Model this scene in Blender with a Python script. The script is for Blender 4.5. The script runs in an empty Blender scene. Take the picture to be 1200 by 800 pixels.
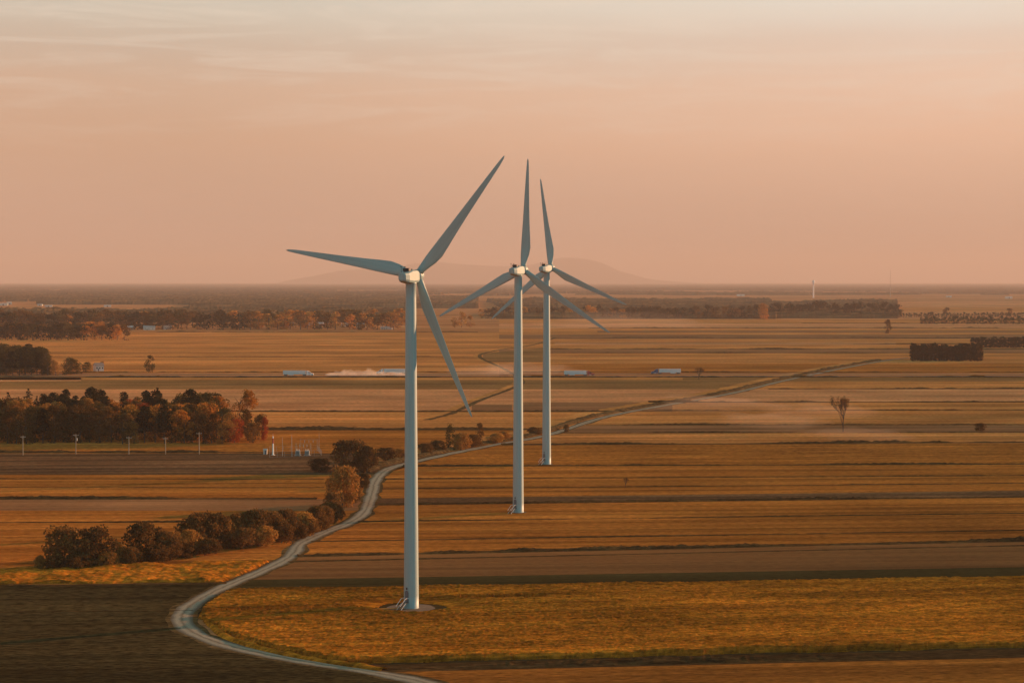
import bpy, math, random
import numpy as np
from mathutils import Vector, Matrix, noise

# ------------------------------------------------------------------ scene, camera
sc = bpy.context.scene
COL = sc.collection
F, H_CAM, Y_EYE = 2400.0, 75.0, 329.0
PITCH = math.atan((400.0 - Y_EYE) / F)
CP, SP = math.cos(PITCH), math.sin(PITCH)
SUN_AZ, SUN_EL = math.radians(61.0), math.radians(12.0)      # azimuth measured from +Y towards +X


def ray(px, py):
    dx, dv = (px - 600.0) / F, (400.0 - py) / F
    return Vector((dx, CP + dv * SP, -SP + dv * CP))


def gp(px, py, z=0.0):
    """ground point seen at a spot of the 1200x800 photograph"""
    r = ray(px, py)
    t = (z - H_CAM) / r.z
    return Vector((r.x * t, r.y * t, z))


def at(px, Y, z=0.0):
    r = ray(px, 400.0)
    return Vector(((px - 600.0) / F * Y / CP, Y, z))


def px_of(X, Y, z=0.0):
    v = Vector((X, Y, z - H_CAM))
    depth = v.y * CP - v.z * SP
    up = v.y * SP + v.z * CP
    return 600.0 + F * v.x / depth, 400.0 - F * up / depth


def dist(py):
    return gp(600, py).y


# ------------------------------------------------------------------ materials
def new_mat(name):
    m = bpy.data.materials.new(name)
    m.use_nodes = True
    nt = m.node_tree
    nt.nodes.clear()
    out = nt.nodes.new('ShaderNodeOutputMaterial')
    return m, nt, out


def N(nt, t, **kw):
    n = nt.nodes.new(t)
    for k, v in kw.items():
        if k in n.inputs:
            n.inputs[k].default_value = v
        else:
            setattr(n, k, v)
    return n


def L(nt, a, b):
    nt.links.new(a, b)


def ramp(nt, stops, fac=None, interp='LINEAR'):
    r = nt.nodes.new('ShaderNodeValToRGB')
    cr = r.color_ramp
    cr.interpolation = interp
    while len(cr.elements) < len(stops):
        cr.elements.new(0.5)
    for e, (p, c) in zip(cr.elements, stops):
        e.position = p
        e.color = (*c, 1.0)
    if fac is not None:
        L(nt, fac, r.inputs['Fac'])
    return r


def mixc(nt, a, b, fac, mode='MIX'):
    m = nt.nodes.new('ShaderNodeMix')
    m.data_type = 'RGBA'
    m.blend_type = mode
    for sock, v in ((m.inputs[0], fac), (m.inputs[6], a), (m.inputs[7], b)):
        if hasattr(v, 'is_linked'):
            L(nt, v, sock)
        elif isinstance(v, (int, float)):
            sock.default_value = v
        else:
            sock.default_value = (*v, 1.0)
    return m.outputs[2]


def math_n(nt, op, a, b=0.0, clamp=False):
    m = nt.nodes.new('ShaderNodeMath')
    m.operation = op
    m.use_clamp = clamp
    for i, v in enumerate((a, b)):
        if hasattr(v, 'is_linked'):
            L(nt, v, m.inputs[i])
        else:
            m.inputs[i].default_value = v
    return m.outputs[0]


def field_mat(name, c0, c1, c2, ang=4.0, sx=0.0025, sy=0.035, fine=0.35, bump=0.5, patch=0.25, lines=.8):
    """farmland: long streaks along the working direction, patches and fine stubble grain"""
    m, nt, out = new_mat(name)
    geo = N(nt, 'ShaderNodeNewGeometry')
    mp = N(nt, 'ShaderNodeMapping')
    mp.inputs['Rotation'].default_value = (0, 0, -math.radians(ang))
    L(nt, geo.outputs['Position'], mp.inputs['Vector'])
    mp2 = N(nt, 'ShaderNodeMapping')
    mp2.inputs['Scale'].default_value = (sx, sy, 1)
    L(nt, mp.outputs['Vector'], mp2.inputs['Vector'])
    info = N(nt, 'ShaderNodeObjectInfo')
    off = N(nt, 'ShaderNodeVectorMath', operation='ADD')
    cmb = N(nt, 'ShaderNodeCombineXYZ')
    rnd = math_n(nt, 'MULTIPLY', info.outputs['Random'], 57.0)
    L(nt, rnd, cmb.inputs['X']); L(nt, rnd, cmb.inputs['Y'])
    L(nt, mp2.outputs['Vector'], off.inputs[0]); L(nt, cmb.outputs[0], off.inputs[1])
    ns = N(nt, 'ShaderNodeTexNoise', Scale=1.0, Detail=7.0, Roughness=0.66)
    L(nt, off.outputs[0], ns.inputs['Vector'])
    cr = ramp(nt, [(0.30, c0), (0.50, c1), (0.70, c2)], ns.outputs['Fac'])
    mp4 = N(nt, 'ShaderNodeMapping')
    mp4.inputs['Scale'].default_value = (.0012, .011, 1)
    L(nt, mp.outputs['Vector'], mp4.inputs['Vector'])
    nb = N(nt, 'ShaderNodeTexNoise', Scale=1.0, Detail=6.0, Roughness=0.62)
    L(nt, mp4.outputs[0], nb.inputs['Vector'])
    br = ramp(nt, [(.33, (.66, .68, .70)), (.48, (1, 1, 1)), (.54, (1.04, 1.0, .98)), (.68, (1.25, 1.24, 1.22))], nb.outputs['Fac'])
    mp5 = N(nt, 'ShaderNodeMapping')
    mp5.inputs['Scale'].default_value = (.0035, .2, 1)
    L(nt, mp.outputs['Vector'], mp5.inputs['Vector'])
    fl = N(nt, 'ShaderNodeTexNoise', Scale=1.0, Detail=3.0, Roughness=0.6, Distortion=.3)
    L(nt, mp5.outputs[0], fl.inputs['Vector'])
    flr = ramp(nt, [(.40, (1.10, 1.09, 1.08)), (.52, (1, 1, 1)), (.60, (.72, .70, .68)), (.68, (.50, .47, .44))], fl.outputs['Fac'])
    # broad patches
    np_ = N(nt, 'ShaderNodeTexNoise', Scale=0.012, Detail=4.0, Roughness=0.6)
    L(nt, geo.outputs['Position'], np_.inputs['Vector'])
    pr = ramp(nt, [(0.3, (1 - patch,) * 3), (0.7, (1 + patch,) * 3)], np_.outputs['Fac'])
    col = mixc(nt, cr.outputs['Color'], pr.outputs['Color'], 1.0, 'MULTIPLY')
    col = mixc(nt, col, br.outputs['Color'], 1.0, 'MULTIPLY')
    col = mixc(nt, col, flr.outputs['Color'], lines, 'MULTIPLY')
    # fine grain, stretched a little along the rows
    mp3 = N(nt, 'ShaderNodeMapping')
    mp3.inputs['Scale'].default_value = (0.35, 1.1, 1)
    L(nt, mp.outputs['Vector'], mp3.inputs['Vector'])
    nf = N(nt, 'ShaderNodeTexNoise', Scale=1.0, Detail=3.0, Roughness=0.7)
    L(nt, mp3.outputs['Vector'], nf.inputs['Vector'])
    fr = ramp(nt, [(0.36, (1 - fine,) * 3), (0.64, (1 + fine,) * 3)], nf.outputs['Fac'])
    col = mixc(nt, col, fr.outputs['Color'], 1.0, 'MULTIPLY')
    bs = N(nt, 'ShaderNodeBsdfDiffuse', Roughness=1.0)
    L(nt, col, bs.inputs['Color'])
    if bump:
        bp = N(nt, 'ShaderNodeBump', Strength=bump, Distance=0.25)
        L(nt, nf.outputs['Fac'], bp.inputs['Height'])
        L(nt, bp.outputs['Normal'], bs.inputs['Normal'])
    L(nt, bs.outputs[0], out.inputs['Surface'])
    return m


def leaf_mat(name, cols, trans=0.25):
    """foliage; every plant takes its own tone and every clump varies within it"""
    m, nt, out = new_mat(name)
    info = N(nt, 'ShaderNodeObjectInfo')
    tc = N(nt, 'ShaderNodeTexCoord')
    ns = N(nt, 'ShaderNodeTexNoise', Scale=0.55, Detail=3.0, Roughness=0.6)
    add = N(nt, 'ShaderNodeVectorMath', operation='ADD')
    L(nt, tc.outputs['Object'], add.inputs[0])
    cmb = N(nt, 'ShaderNodeCombineXYZ')
    L(nt, math_n(nt, 'MULTIPLY', info.outputs['Random'], 91.0), cmb.inputs['X'])
    L(nt, cmb.outputs[0], add.inputs[1])
    L(nt, add.outputs[0], ns.inputs['Vector'])
    f = math_n(nt, 'ADD', math_n(nt, 'MULTIPLY', info.outputs['Random'], 0.6),
               math_n(nt, 'MULTIPLY', math_n(nt, 'SUBTRACT', ns.outputs['Fac'], 0.28), 0.9), True)
    k = len(cols) - 1
    cr = ramp(nt, [(i / k, c) for i, c in enumerate(cols)], f)
    isl = N(nt, 'ShaderNodeNewGeometry')
    v = ramp(nt, [(0, (0.65,) * 3), (1, (1.35,) * 3)], isl.outputs['Random Per Island'])
    col = mixc(nt, cr.outputs['Color'], v.outputs['Color'], 1.0, 'MULTIPLY')
    d = N(nt, 'ShaderNodeBsdfDiffuse'); t = N(nt, 'ShaderNodeBsdfTranslucent')
    L(nt, col, d.inputs['Color']); L(nt, col, t.inputs['Color'])
    mx = N(nt, 'ShaderNodeMixShader', Fac=trans)
    L(nt, d.outputs[0], mx.inputs[1]); L(nt, t.outputs[0], mx.inputs[2])
    L(nt, mx.outputs[0], out.inputs['Surface'])
    return m


def plain_mat(name, col, rough=0.6, var=0.12, scale=0.4, metal=0.0):
    m, nt, out = new_mat(name)
    tc = N(nt, 'ShaderNodeTexCoord')
    ns = N(nt, 'ShaderNodeTexNoise', Scale=scale, Detail=5.0, Roughness=0.65)
    L(nt, tc.outputs['Object'], ns.inputs['Vector'])
    cr = ramp(nt, [(0.3, tuple(c * (1 - var) for c in col)), (0.7, tuple(min(1, c * (1 + var)) for c in col))], ns.outputs['Fac'])
    bs = N(nt, 'ShaderNodeBsdfPrincipled', Roughness=rough, Metallic=metal)
    L(nt, cr.outputs['Color'], bs.inputs['Base Color'])
    L(nt, bs.outputs[0], out.inputs['Surface'])
    return m


def turbine_paint():
    m, nt, out = new_mat('turbine_paint')
    tc = N(nt, 'ShaderNodeTexCoord')
    mp = N(nt, 'ShaderNodeMapping')
    mp.inputs['Scale'].default_value = (1.6, 1.6, 0.05)
    L(nt, tc.outputs['Object'], mp.inputs['Vector'])
    ns = N(nt, 'ShaderNodeTexNoise', Scale=1.0, Detail=5.0, Roughness=0.6)
    L(nt, mp.outputs[0], ns.inputs['Vector'])
    cr = ramp(nt, [(0.22, (.20, .315, .325)), (0.42, (.25, .37, .38)), (0.65, (.28, .405, .415))], ns.outputs['Fac'])
    bs = N(nt, 'ShaderNodeBsdfPrincipled', Roughness=0.5)
    L(nt, cr.outputs['Color'], bs.inputs['Base Color'])
    L(nt, bs.outputs[0], out.inputs['Surface'])
    return m


M = {}
M['ground'] = field_mat('farmland', (0.3573, 0.1395, 0.0510), (0.4849, 0.1993, 0.0728), (0.5870, 0.2590, 0.1020), ang=0, sx=.0009, sy=.006, fine=.15, bump=0)
M['orange'] = field_mat('orange_stubble', (0.4127, 0.1487, 0.0394), (0.5877, 0.2206, 0.0591), (0.7056, 0.3079, 0.0909))
M['pink'] = field_mat('pale_stubble', (0.5104, 0.2092, 0.0837), (0.6380, 0.2640, 0.1056), (0.7200, 0.3288, 0.1383), sy=.02)
M['brown'] = field_mat('brown_stubble', (0.2671, 0.0846, 0.0157), (0.4406, 0.1442, 0.0252), (0.6275, 0.2235, 0.0419), sy=.06, fine=.4)
M['purple'] = field_mat('tilled_soil', (0.2238, 0.0913, 0.0321), (0.2700, 0.1112, 0.0390), (0.3226, 0.1349, 0.0476), sy=.12, fine=.18, patch=.1, lines=.4)
M['greybrown'] = field_mat('grey_tilled_soil', (0.2424, 0.1084, 0.0464), (0.3152, 0.1400, 0.0597), (0.3879, 0.1762, 0.0729), sy=.05, fine=.2)
M['olive'] = field_mat('winter_cereal', (0.0594, 0.0417, 0.0145), (0.0785, 0.0529, 0.0175), (0.1005, 0.0658, 0.0218), sy=.09, fine=.25, patch=.12, lines=.4)
M['paleolive'] = field_mat('hay_meadow', (0.1972, 0.0987, 0.0363), (0.3016, 0.1460, 0.0484), (0.4292, 0.2014, 0.0702), sy=.05)
M['darkfield'] = field_mat('dark_turf_field', (0.0446, 0.0299, 0.0116), (0.0669, 0.0432, 0.0163), (0.0913, 0.0578, 0.0214), sy=.11, sx=.004, fine=.7, patch=.25, ang=5, lines=.9)
M['darksoil'] = field_mat('dark_soil', (0.0776, 0.0408, 0.0200), (0.1466, 0.0728, 0.0339), (0.2932, 0.1383, 0.0585), sx=.006, sy=.12, fine=.5)
M['rough'] = field_mat('rough_grass', (0.2269, 0.0744, 0.0134), (0.4005, 0.1371, 0.0235), (0.6007, 0.2187, 0.0380), sx=.03, sy=.25, fine=.55, bump=.8)
M['under'] = field_mat('crop_soil', (0.0510, 0.0323, 0.0127), (0.0723, 0.0442, 0.0170), (0.0935, 0.0595, 0.0238))
M['crop'] = field_mat('ripe_crop', (.26, .088, .009), (.49, .158, .014), (.70, .255, .023), sx=.014, sy=.11, fine=.45, bump=.7, patch=.34, ang=9, lines=.55)
M['weeds_and_shade'] = field_mat('ditch_weeds_and_crop_shade', (0.0553, 0.0275, 0.0110), (0.0940, 0.0459, 0.0170), (0.1658, 0.0781, 0.0255), sx=.06, sy=.3, fine=.5, bump=.8, lines=0)
M['lit'] = field_mat('dry_verge_grass', (0.4338, 0.1794, 0.0510), (0.5614, 0.2342, 0.0656), (0.6635, 0.2890, 0.0874), fine=.3)
M['verge'] = field_mat('trodden_verge', (.075, .042, .018), (.13, .075, .03), (.21, .12, .048), sx=.2, sy=.3, fine=.6, bump=.6, lines=0)
M['asphalt'] = plain_mat('asphalt', (.06, .055, .052), .9, .2, .05)
M['paint'] = turbine_paint()
M['steel'] = plain_mat('galvanised_steel', (.34, .33, .31), .5, .1, 1, .3)
M['white'] = plain_mat('white_paint', (.78, .78, .76), .6, .06)
M['dark'] = plain_mat('dark_trim', (.035, .038, .042), .6)
M['door'] = plain_mat('door_paint', (.10, .13, .15), .5)
M['concrete'] = plain_mat('concrete', (.36, .33, .30), .9, .15)
M['pad'] = plain_mat('compacted_gravel', (.085, .064, .044), .95, .4, .5)
M['rubber'] = plain_mat('rubber', (.02, .02, .02), .8)
M['glass'] = plain_mat('window_glass', (.03, .035, .04), .12, .05)
M['trailer'] = plain_mat('trailer_panel', (.60, .62, .62), .5, .06)
M['cab_red'] = plain_mat('cab_paint_red', (.35, .05, .04), .35)
M['cab_white'] = plain_mat('cab_paint_white', (.72, .72, .72), .35)
M['cab_blue'] = plain_mat('cab_paint_blue', (.06, .09, .2), .35)
M['wood'] = plain_mat('weathered_wood', (.34, .25, .18), .9, .2, 2)
M['bark'] = plain_mat('bark', (.085, .058, .04), .95, .3, 2)
M['roof'] = plain_mat('roof_sheet', (.20, .17, .16), .7, .15)
M['roof_tin'] = plain_mat('tin_roof', (.50, .49, .48), .45, .1)
M['siding'] = plain_mat('house_siding', (.58, .55, .50), .7, .06)
M['brickish'] = plain_mat('brick_wall', (.32, .17, .11), .85, .15)
M['ceramic'] = plain_mat('transformer_paint', (.30, .33, .33), .5)
M['hill'] = field_mat('wooded_hills', (.04, .035, .03), (.06, .05, .04), (.08, .06, .045), sx=.0005, sy=.0005, fine=.1, bump=0, lines=0)


def gravel_mat():
    m, nt, out = new_mat('gravel')
    uv = N(nt, 'ShaderNodeUVMap')
    sep = N(nt, 'ShaderNodeSeparateXYZ')
    L(nt, uv.outputs[0], sep.inputs[0])
    geo = N(nt, 'ShaderNodeNewGeometry')
    n1 = N(nt, 'ShaderNodeTexNoise', Scale=0.25, Detail=5.0, Roughness=0.6)
    L(nt, geo.outputs['Position'], n1.inputs['Vector'])
    n2 = N(nt, 'ShaderNodeTexNoise', Scale=3.0, Detail=4.0, Roughness=0.7)
    L(nt, geo.outputs['Position'], n2.inputs['Vector'])
    u = math_n(nt, 'ADD', sep.outputs[0], math_n(nt, 'MULTIPLY', math_n(nt, 'SUBTRACT', n1.outputs['Fac'], .5), .35))
    edge = (.17, .115, .07); trk = (.43, .33, .235); mid = (.25, .185, .125)
    cr = ramp(nt, [(0, edge), (.12, (.24, .185, .135)), (.26, trk), (.37, trk), (.5, mid), (.63, trk), (.76, trk), (.88, (.24, .185, .135)), (1, edge)], u)
    fr = ramp(nt, [(.3, (.75,) * 3), (.7, (1.2,) * 3)], n2.outputs['Fac'])
    col = mixc(nt, cr.outputs['Color'], fr.outputs['Color'], 1.0, 'MULTIPLY')
    bs = N(nt, 'ShaderNodeBsdfDiffuse', Roughness=1.0)
    L(nt, col, bs.inputs['Color'])
    L(nt, bs.outputs[0], out.inputs['Surface'])
    return m


M['gravel'] = gravel_mat()
M['lf_brown'] = leaf_mat('brown_foliage', [(0.0599, 0.0349, 0.0136), (0.1258, 0.0655, 0.0213), (0.2279, 0.1147, 0.0330)])
M['lf_shrub'] = leaf_mat('shrub_foliage', [(0.0933, 0.0491, 0.0183), (0.1616, 0.0821, 0.0263), (0.2612, 0.1312, 0.0365)])
M['lf_gold'] = leaf_mat('golden_foliage', [(0.2360, 0.1134, 0.0294), (0.3776, 0.1836, 0.0441), (0.4956, 0.2700, 0.0630)])
M['lf_orange'] = leaf_mat('orange_foliage', [(.27, .115, .024), (.44, .18, .034), (.54, .26, .05)], .35)
M['lf_red'] = leaf_mat('red_foliage', [(0.2550, 0.0522, 0.0171), (0.4080, 0.0855, 0.0247), (0.4250, 0.1330, 0.0285)], .35)
M['lf_pine'] = leaf_mat('pine_foliage', [(0.0223, 0.0216, 0.0118), (0.0365, 0.0307, 0.0143), (0.0567, 0.0416, 0.0176)], .12)
M['lf_green'] = leaf_mat('green_foliage', [(0.0537, 0.0428, 0.0159), (0.0896, 0.0644, 0.0212), (0.1373, 0.0878, 0.0265)])
M['woods'] = field_mat('woodland_canopy', (.045, .034, .019), (.088, .058, .028), (.30, .15, .055), ang=0, sx=.009, sy=.003, fine=.5, bump=0, patch=.6, lines=0)


# ------------------------------------------------------------------ objects
def put(o, label=None, cat=None, group=None, kind=None, parent=None):
    if o.name not in COL.objects:
        COL.objects.link(o)
    if label: o['label'] = label
    if cat: o['category'] = cat
    if group: o['group'] = group
    if kind: o['kind'] = kind
    if parent is not None: o.parent = parent
    return o


def mesh_obj(name, v, f, mats, parent=None, smooth=False, mi=None, **kw):
    me = bpy.data.meshes.new(name)
    me.from_pydata([tuple(p) for p in v], [], f)
    for m in (mats if isinstance(mats, (list, tuple)) else [mats]):
        me.materials.append(m)
    if mi is not None:
        me.polygons.foreach_set('material_index', mi)
    if smooth:
        me.polygons.foreach_set('use_smooth', [True] * len(me.polygons))
    me.update()
    return put(bpy.data.objects.new(name, me), parent=parent, **kw)


def empty(name, loc, rz=0.0, **kw):
    o = bpy.data.objects.new(name, None)
    o.empty_display_size = 0.5
    o.location = loc
    o.rotation_euler = (0, 0, rz)
    return put(o, **kw)


class MB:
    def __init__(s):
        s.v, s.f, s.m = [], [], []

    def add(s, v, f, m=0):
        n = len(s.v)
        s.v += [Vector(p) for p in v]
        s.f += [tuple(i + n for i in q) for q in f]
        s.m += [m] * len(f)
        return s

    def box(s, c, d, m=0, rot=None, ch=0.0):
        x, y, z = d[0] / 2, d[1] / 2, d[2] / 2
        if ch:                                     # chamfered upright edges
            k = ch
            ring = [(-x + k, -y), (x - k, -y), (x, -y + k), (x, y - k), (x - k, y), (-x + k, y), (-x, y - k), (-x, -y + k)]
        else:
            ring = [(-x, -y), (x, -y), (x, y), (-x, y)]
        n = len(ring)
        v = [Vector((a, b, -z)) for a, b in ring] + [Vector((a, b, z)) for a, b in ring]
        if rot is not None:
            v = [rot @ p for p in v]
        v = [p + Vector(c) for p in v]
        f = [tuple(range(n))[::-1], tuple(range(n, 2 * n))] + [(i, (i + 1) % n, n + (i + 1) % n, n + i) for i in range(n)]
        return s.add(v, f, m)

    def tube(s, a, b, r0, r1=None, n=8, m=0):
        a, b = Vector(a), Vector(b)
        r1 = r0 if r1 is None else r1
        d = (b - a).normalized()
        q = d.to_track_quat('Z', 'Y')
        v = []
        for p, r in ((a, r0), (b, r1)):
            v += [p + q @ Vector((r * math.cos(2 * math.pi * i / n), r * math.sin(2 * math.pi * i / n), 0)) for i in range(n)]
        f = [(i, (i + 1) % n, n + (i + 1) % n, n + i) for i in range(n)] + [tuple(range(n))[::-1], tuple(range(n, 2 * n))]
        return s.add(v, f, m)

    def build(s, name, mats, parent=None, smooth=False, **kw):
        return mesh_obj(name, s.v, s.f, mats, parent, smooth, s.m, **kw)


# ------------------------------------------------------------------ road line and field strips
ROAD = [(640, 842), (560, 818), (490, 798), (420, 785), (340, 772), (270, 757), (228, 742), (213, 726), (223, 710), (255, 691), (300, 672), (332, 657),
        (345, 647), (352, 637), (377, 625), (408, 613), (427, 600), (435, 581), (441, 562), (456, 549), (490, 540), (530, 531), (580, 521),
        (640, 510), (700, 491), (740, 482), (790, 473), (830, 466), (870, 458), (910, 448), (960, 437), (1000, 429), (1040, 422), (1066, 419)]


def catmull(pts, k):
    out = []
    P = [Vector(p) for p in pts]
    for i in range(len(P) - 1):
        p0, p1, p2, p3 = P[max(i - 1, 0)], P[i], P[i + 1], P[min(i + 2, len(P) - 1)]
        for j in range(k):
            t = j / k
            out.append(.5 * ((2 * p1) + (p2 - p0) * t + (2 * p0 - 5 * p1 + 4 * p2 - p3) * t * t + (3 * p1 - p0 - 3 * p2 + p3) * t ** 3))
    out.append(P[-1])
    return out


ROADPX = catmull(ROAD, 8)


def road_x(y):
    if y >= ROADPX[0].y:
        return ROADPX[0].x + (y - ROADPX[0].y) * 3.3
    for a, b in zip(ROADPX, ROADPX[1:]):
        if a.y >= y >= b.y:
            t = (a.y - y) / max(a.y - b.y, 1e-6)
            return a.x + (b.x - a.x) * t
    return ROADPX[-1].x


def ribbon(name, line, width, z, mat, wob=0.0, parent=None, **kw):
    """a flat strip along a world polyline, with U across it"""
    v, f, uvs = [], [], []
    n = len(line)
    cols = (0, .25, .5, .75, 1)
    for i, p in enumerate(line):
        t = (line[min(i + 1, n - 1)] - line[max(i - 1, 0)]).normalized()
        s = Vector((t.y, -t.x, 0))
        w = width * (1 + wob * noise.noise(Vector((p.x * .08, p.y * .08, 3))))
        for c in cols:
            v.append(p + s * (c - .5) * w + Vector((0, 0, z + .05 * (1 - abs(c - .5) * 2))))
    k = len(cols)
    for i in range(n - 1):
        for c in range(k - 1):
            f.append((i * k + c, i * k + c + 1, (i + 1) * k + c + 1, (i + 1) * k + c))
    o = mesh_obj(name, v, f, mat, parent, **kw)
    uv = o.data.uv_layers.new(name='UVMap')
    for lp in o.data.loops:
        uv.data[lp.index].uv = (cols[lp.vertex_index % k], lp.vertex_index // k)
    return o


def struct(o):
    o['kind'] = 'structure'
    return o


# the ground: one sheet to beyond the horizon
gx = [-60000, -15000, -4000, -1000, 0, 1000, 4000, 15000, 60000]
gy = [-6000, -1000, 0, 400, 1000, 3000, 8000, 20000, 100000]
gv = [(x, y, 0) for y in gy for x in gx]
gf = [(j * 9 + i, j * 9 + i + 1, (j + 1) * 9 + i + 1, (j + 1) * 9 + i) for j in range(8) for i in range(8)]
struct(mesh_obj('ground', gv, gf, M['ground']))


def line_y(b, x):
    """b = (y at x=500 or 0, y at x=1200 or 370)"""
    return b(x)


def lin(x0, y0, x1, y1):
    return lambda x: y0 + (y1 - y0) * (x - x0) / (x1 - x0)


def cross_road(b, start):
    x = start
    for _ in range(30):
        x = road_x(b(x))
    return x


def strip(name, lo, hi, xl, xr, mat, z=0.03, n=26):
    """field between two boundary lines; xl/xr are a number, or 'road'"""
    v, f = [], []
    rows = []
    for b in (lo, hi):
        a = cross_road(b, 450) if xl == 'road' else xl
        c = cross_road(b, 450) if xr == 'road' else xr
        rows.append([gp(a + (c - a) * i / n, b(a + (c - a) * i / n), z) for i in range(n + 1)])
    v = rows[0] + rows[1]
    f = [(i, i + 1, n + 2 + i, n + 1 + i) for i in range(n)]
    return struct(mesh_obj(name, v, f, mat))


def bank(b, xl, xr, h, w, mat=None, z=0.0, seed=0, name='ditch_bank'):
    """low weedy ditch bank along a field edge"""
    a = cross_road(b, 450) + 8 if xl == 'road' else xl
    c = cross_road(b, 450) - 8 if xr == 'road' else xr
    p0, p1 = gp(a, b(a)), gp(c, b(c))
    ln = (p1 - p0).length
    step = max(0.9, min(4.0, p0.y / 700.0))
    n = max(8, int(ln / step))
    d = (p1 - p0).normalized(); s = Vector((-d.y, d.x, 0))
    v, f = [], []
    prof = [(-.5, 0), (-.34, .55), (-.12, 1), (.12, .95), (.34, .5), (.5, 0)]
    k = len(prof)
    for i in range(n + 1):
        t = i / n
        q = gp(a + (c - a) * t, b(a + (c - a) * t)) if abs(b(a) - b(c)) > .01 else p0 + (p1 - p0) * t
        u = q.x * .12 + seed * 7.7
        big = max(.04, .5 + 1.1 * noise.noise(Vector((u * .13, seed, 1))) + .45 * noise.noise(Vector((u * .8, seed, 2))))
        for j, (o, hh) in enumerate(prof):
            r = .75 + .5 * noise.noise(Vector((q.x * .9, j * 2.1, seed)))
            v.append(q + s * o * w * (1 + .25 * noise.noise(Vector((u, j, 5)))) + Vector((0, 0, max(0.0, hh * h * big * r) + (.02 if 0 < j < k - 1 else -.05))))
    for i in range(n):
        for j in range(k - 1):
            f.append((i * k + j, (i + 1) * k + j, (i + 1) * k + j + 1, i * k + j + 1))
    return struct(mesh_obj(name, v, f, mat or M['weeds_and_shade']))


R = lambda a, b: lin(500, a, 1200, b)
right_fields = [
    (R(845, 806), R(786, 770), 'brown'), (R(786, 770), R(774, 757.5), 'weeds_and_shade'), (R(774, 757.5), R(690, 678.5), 'under'), (R(690, 678.5), R(675.5, 664), 'olive'), (R(675.5, 664), R(648, 633), 'purple'),  # dark second strip paints the shade along the crop's front edge
    (R(648, 633), R(618, 607), 'brown'), (R(618, 607), R(590, 581.5), 'brown'), (R(590, 581.5), R(583, 574.5), 'darksoil'), (R(583, 574.5), R(563, 559), 'brown'), (R(563, 559), R(548, 546), 'brown'),
    (R(548, 546), R(522, 519), 'rough'), (R(522, 519), R(507, 506), 'orange'), (R(507, 506), R(498.5, 498), 'greybrown'),
    (R(498.5, 498), R(482, 481), 'orange'), (R(482, 481), R(471.5, 471), 'orange'), (R(471.5, 471), R(456, 455.5), 'pink'), (R(456, 455.5), R(447, 446.5), 'orange'), (R(447, 446.5), R(442.3, 442.3), 'paleolive')]
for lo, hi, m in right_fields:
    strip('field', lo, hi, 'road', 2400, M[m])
Lf = lambda a, b: lin(0, a, 370, b)
left_fields = [
    (Lf(850, 850), Lf(737, 735), 'darkfield'), (Lf(737, 735), Lf(687, 682), 'darkfield'), (Lf(687, 682), Lf(664, 650), 'rough'), (Lf(664, 650), Lf(634, 630), 'brown'), (Lf(634, 630), Lf(598, 598), 'brown'), (Lf(598, 598), Lf(584.5, 584.5), 'greybrown'),
    (Lf(584.5, 584.5), Lf(556, 556), 'brown'), (Lf(556, 556), Lf(531, 531), 'darksoil'), (Lf(531, 531), Lf(519, 519), 'rough'), (Lf(519, 519), Lf(502, 502), 'brown'),
    (Lf(502, 502), Lf(482, 482), 'orange'), (Lf(482, 482), Lf(456, 456), 'pink'), (Lf(456, 456), Lf(442.3, 442.3), 'paleolive')]
for lo, hi, m in left_fields:
    strip('field', lo, hi, -1200, 'road', M[m])
K = lambda y: (lambda x: y)
strip('field', K(441.6), K(418), -1400, 585, M['orange'])
strip('field', K(418), K(389), -1400, 585, M['orange'])
far_right = [(441.6, 426, 'brown'), (426, 413.5, 'orange'), (413.5, 409, 'greybrown'), (409, 397, 'orange'), (397, 392, 'greybrown'), (392, 385, 'orange'), (385, 379, 'pink'), (379, 374, 'orange'), (374, 370.5, 'pink')]
for lo, hi, m in far_right:
    strip('field', K(lo), K(hi), 585, 2600, M[m])
strip('field', K(370.5), K(365), 1040, 2600, M['pink'])
strip('field', K(365), K(360), 1040, 2600, M['orange'])
strip('field', K(360), K(353), 1040, 2600, M['pink'])
# patches of other crops let into the big fields
strip('field', K(482), K(471), 612, 788, M['greybrown'], .06)
strip('field', K(445), K(442.5), -1000, 800, M['lit'], .06)
strip('field', K(481), K(474), 553, 600, M['greybrown'], .06)
strip('field', lin(566, 424, 640, 424), lin(566, 414, 640, 407), 566, 640, M['paleolive'], .06)
strip('field', lin(0, 447, 120, 446), K(442.5), -800, 95, M['pink'], .06)
strip('field', K(404), K(401), 650, 1050, M['pink'], .06)
strip('field', K(389.5), K(387.4), 700, 2200, M['greybrown'], .06)
strip('field', K(365.5), K(362), 600, 760, M['pink'], .06)

# highway: two carriageways with painted edge lines
for yy in (438.2, 440.3):
    a, b = gp(-1500, yy), gp(2600, yy)
    struct(ribbon('highway', [a + (b - a) * (i / 40) for i in range(41)], 10.5, .12, M['asphalt']))
# gravel road through the fields
line = [gp(p.x, p.y) for p in ROADPX]
struct(ribbon('gravel_road', line, 4.7, .07, M['gravel'], .3))
struct(ribbon('road_verge', line, 6.6, .05, M['verge'], .5))
track = [gp(p.x, p.y) for p in catmull([(240, 720), (300, 717.5), (380, 716), (450, 713.5), (476, 712.6)], 8)]
struct(ribbon('turbine_track', track, 2.6, .09, M['lit'], .3))
creek = [gp(p.x, p.y) for p in catmull([(500, 492), (530, 484), (560, 470), (600, 455), (612, 446), (590, 432), (562, 418), (580, 411), (625, 404), (650, 396)], 8)]
struct(ribbon('creek_path', creek, 4.0, .09, M['verge'], .5))
struct(ribbon('creek_path', [p + Vector((-4, 8, 0)) for p in creek], 5, .08, M['lit'], .4))

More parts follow.
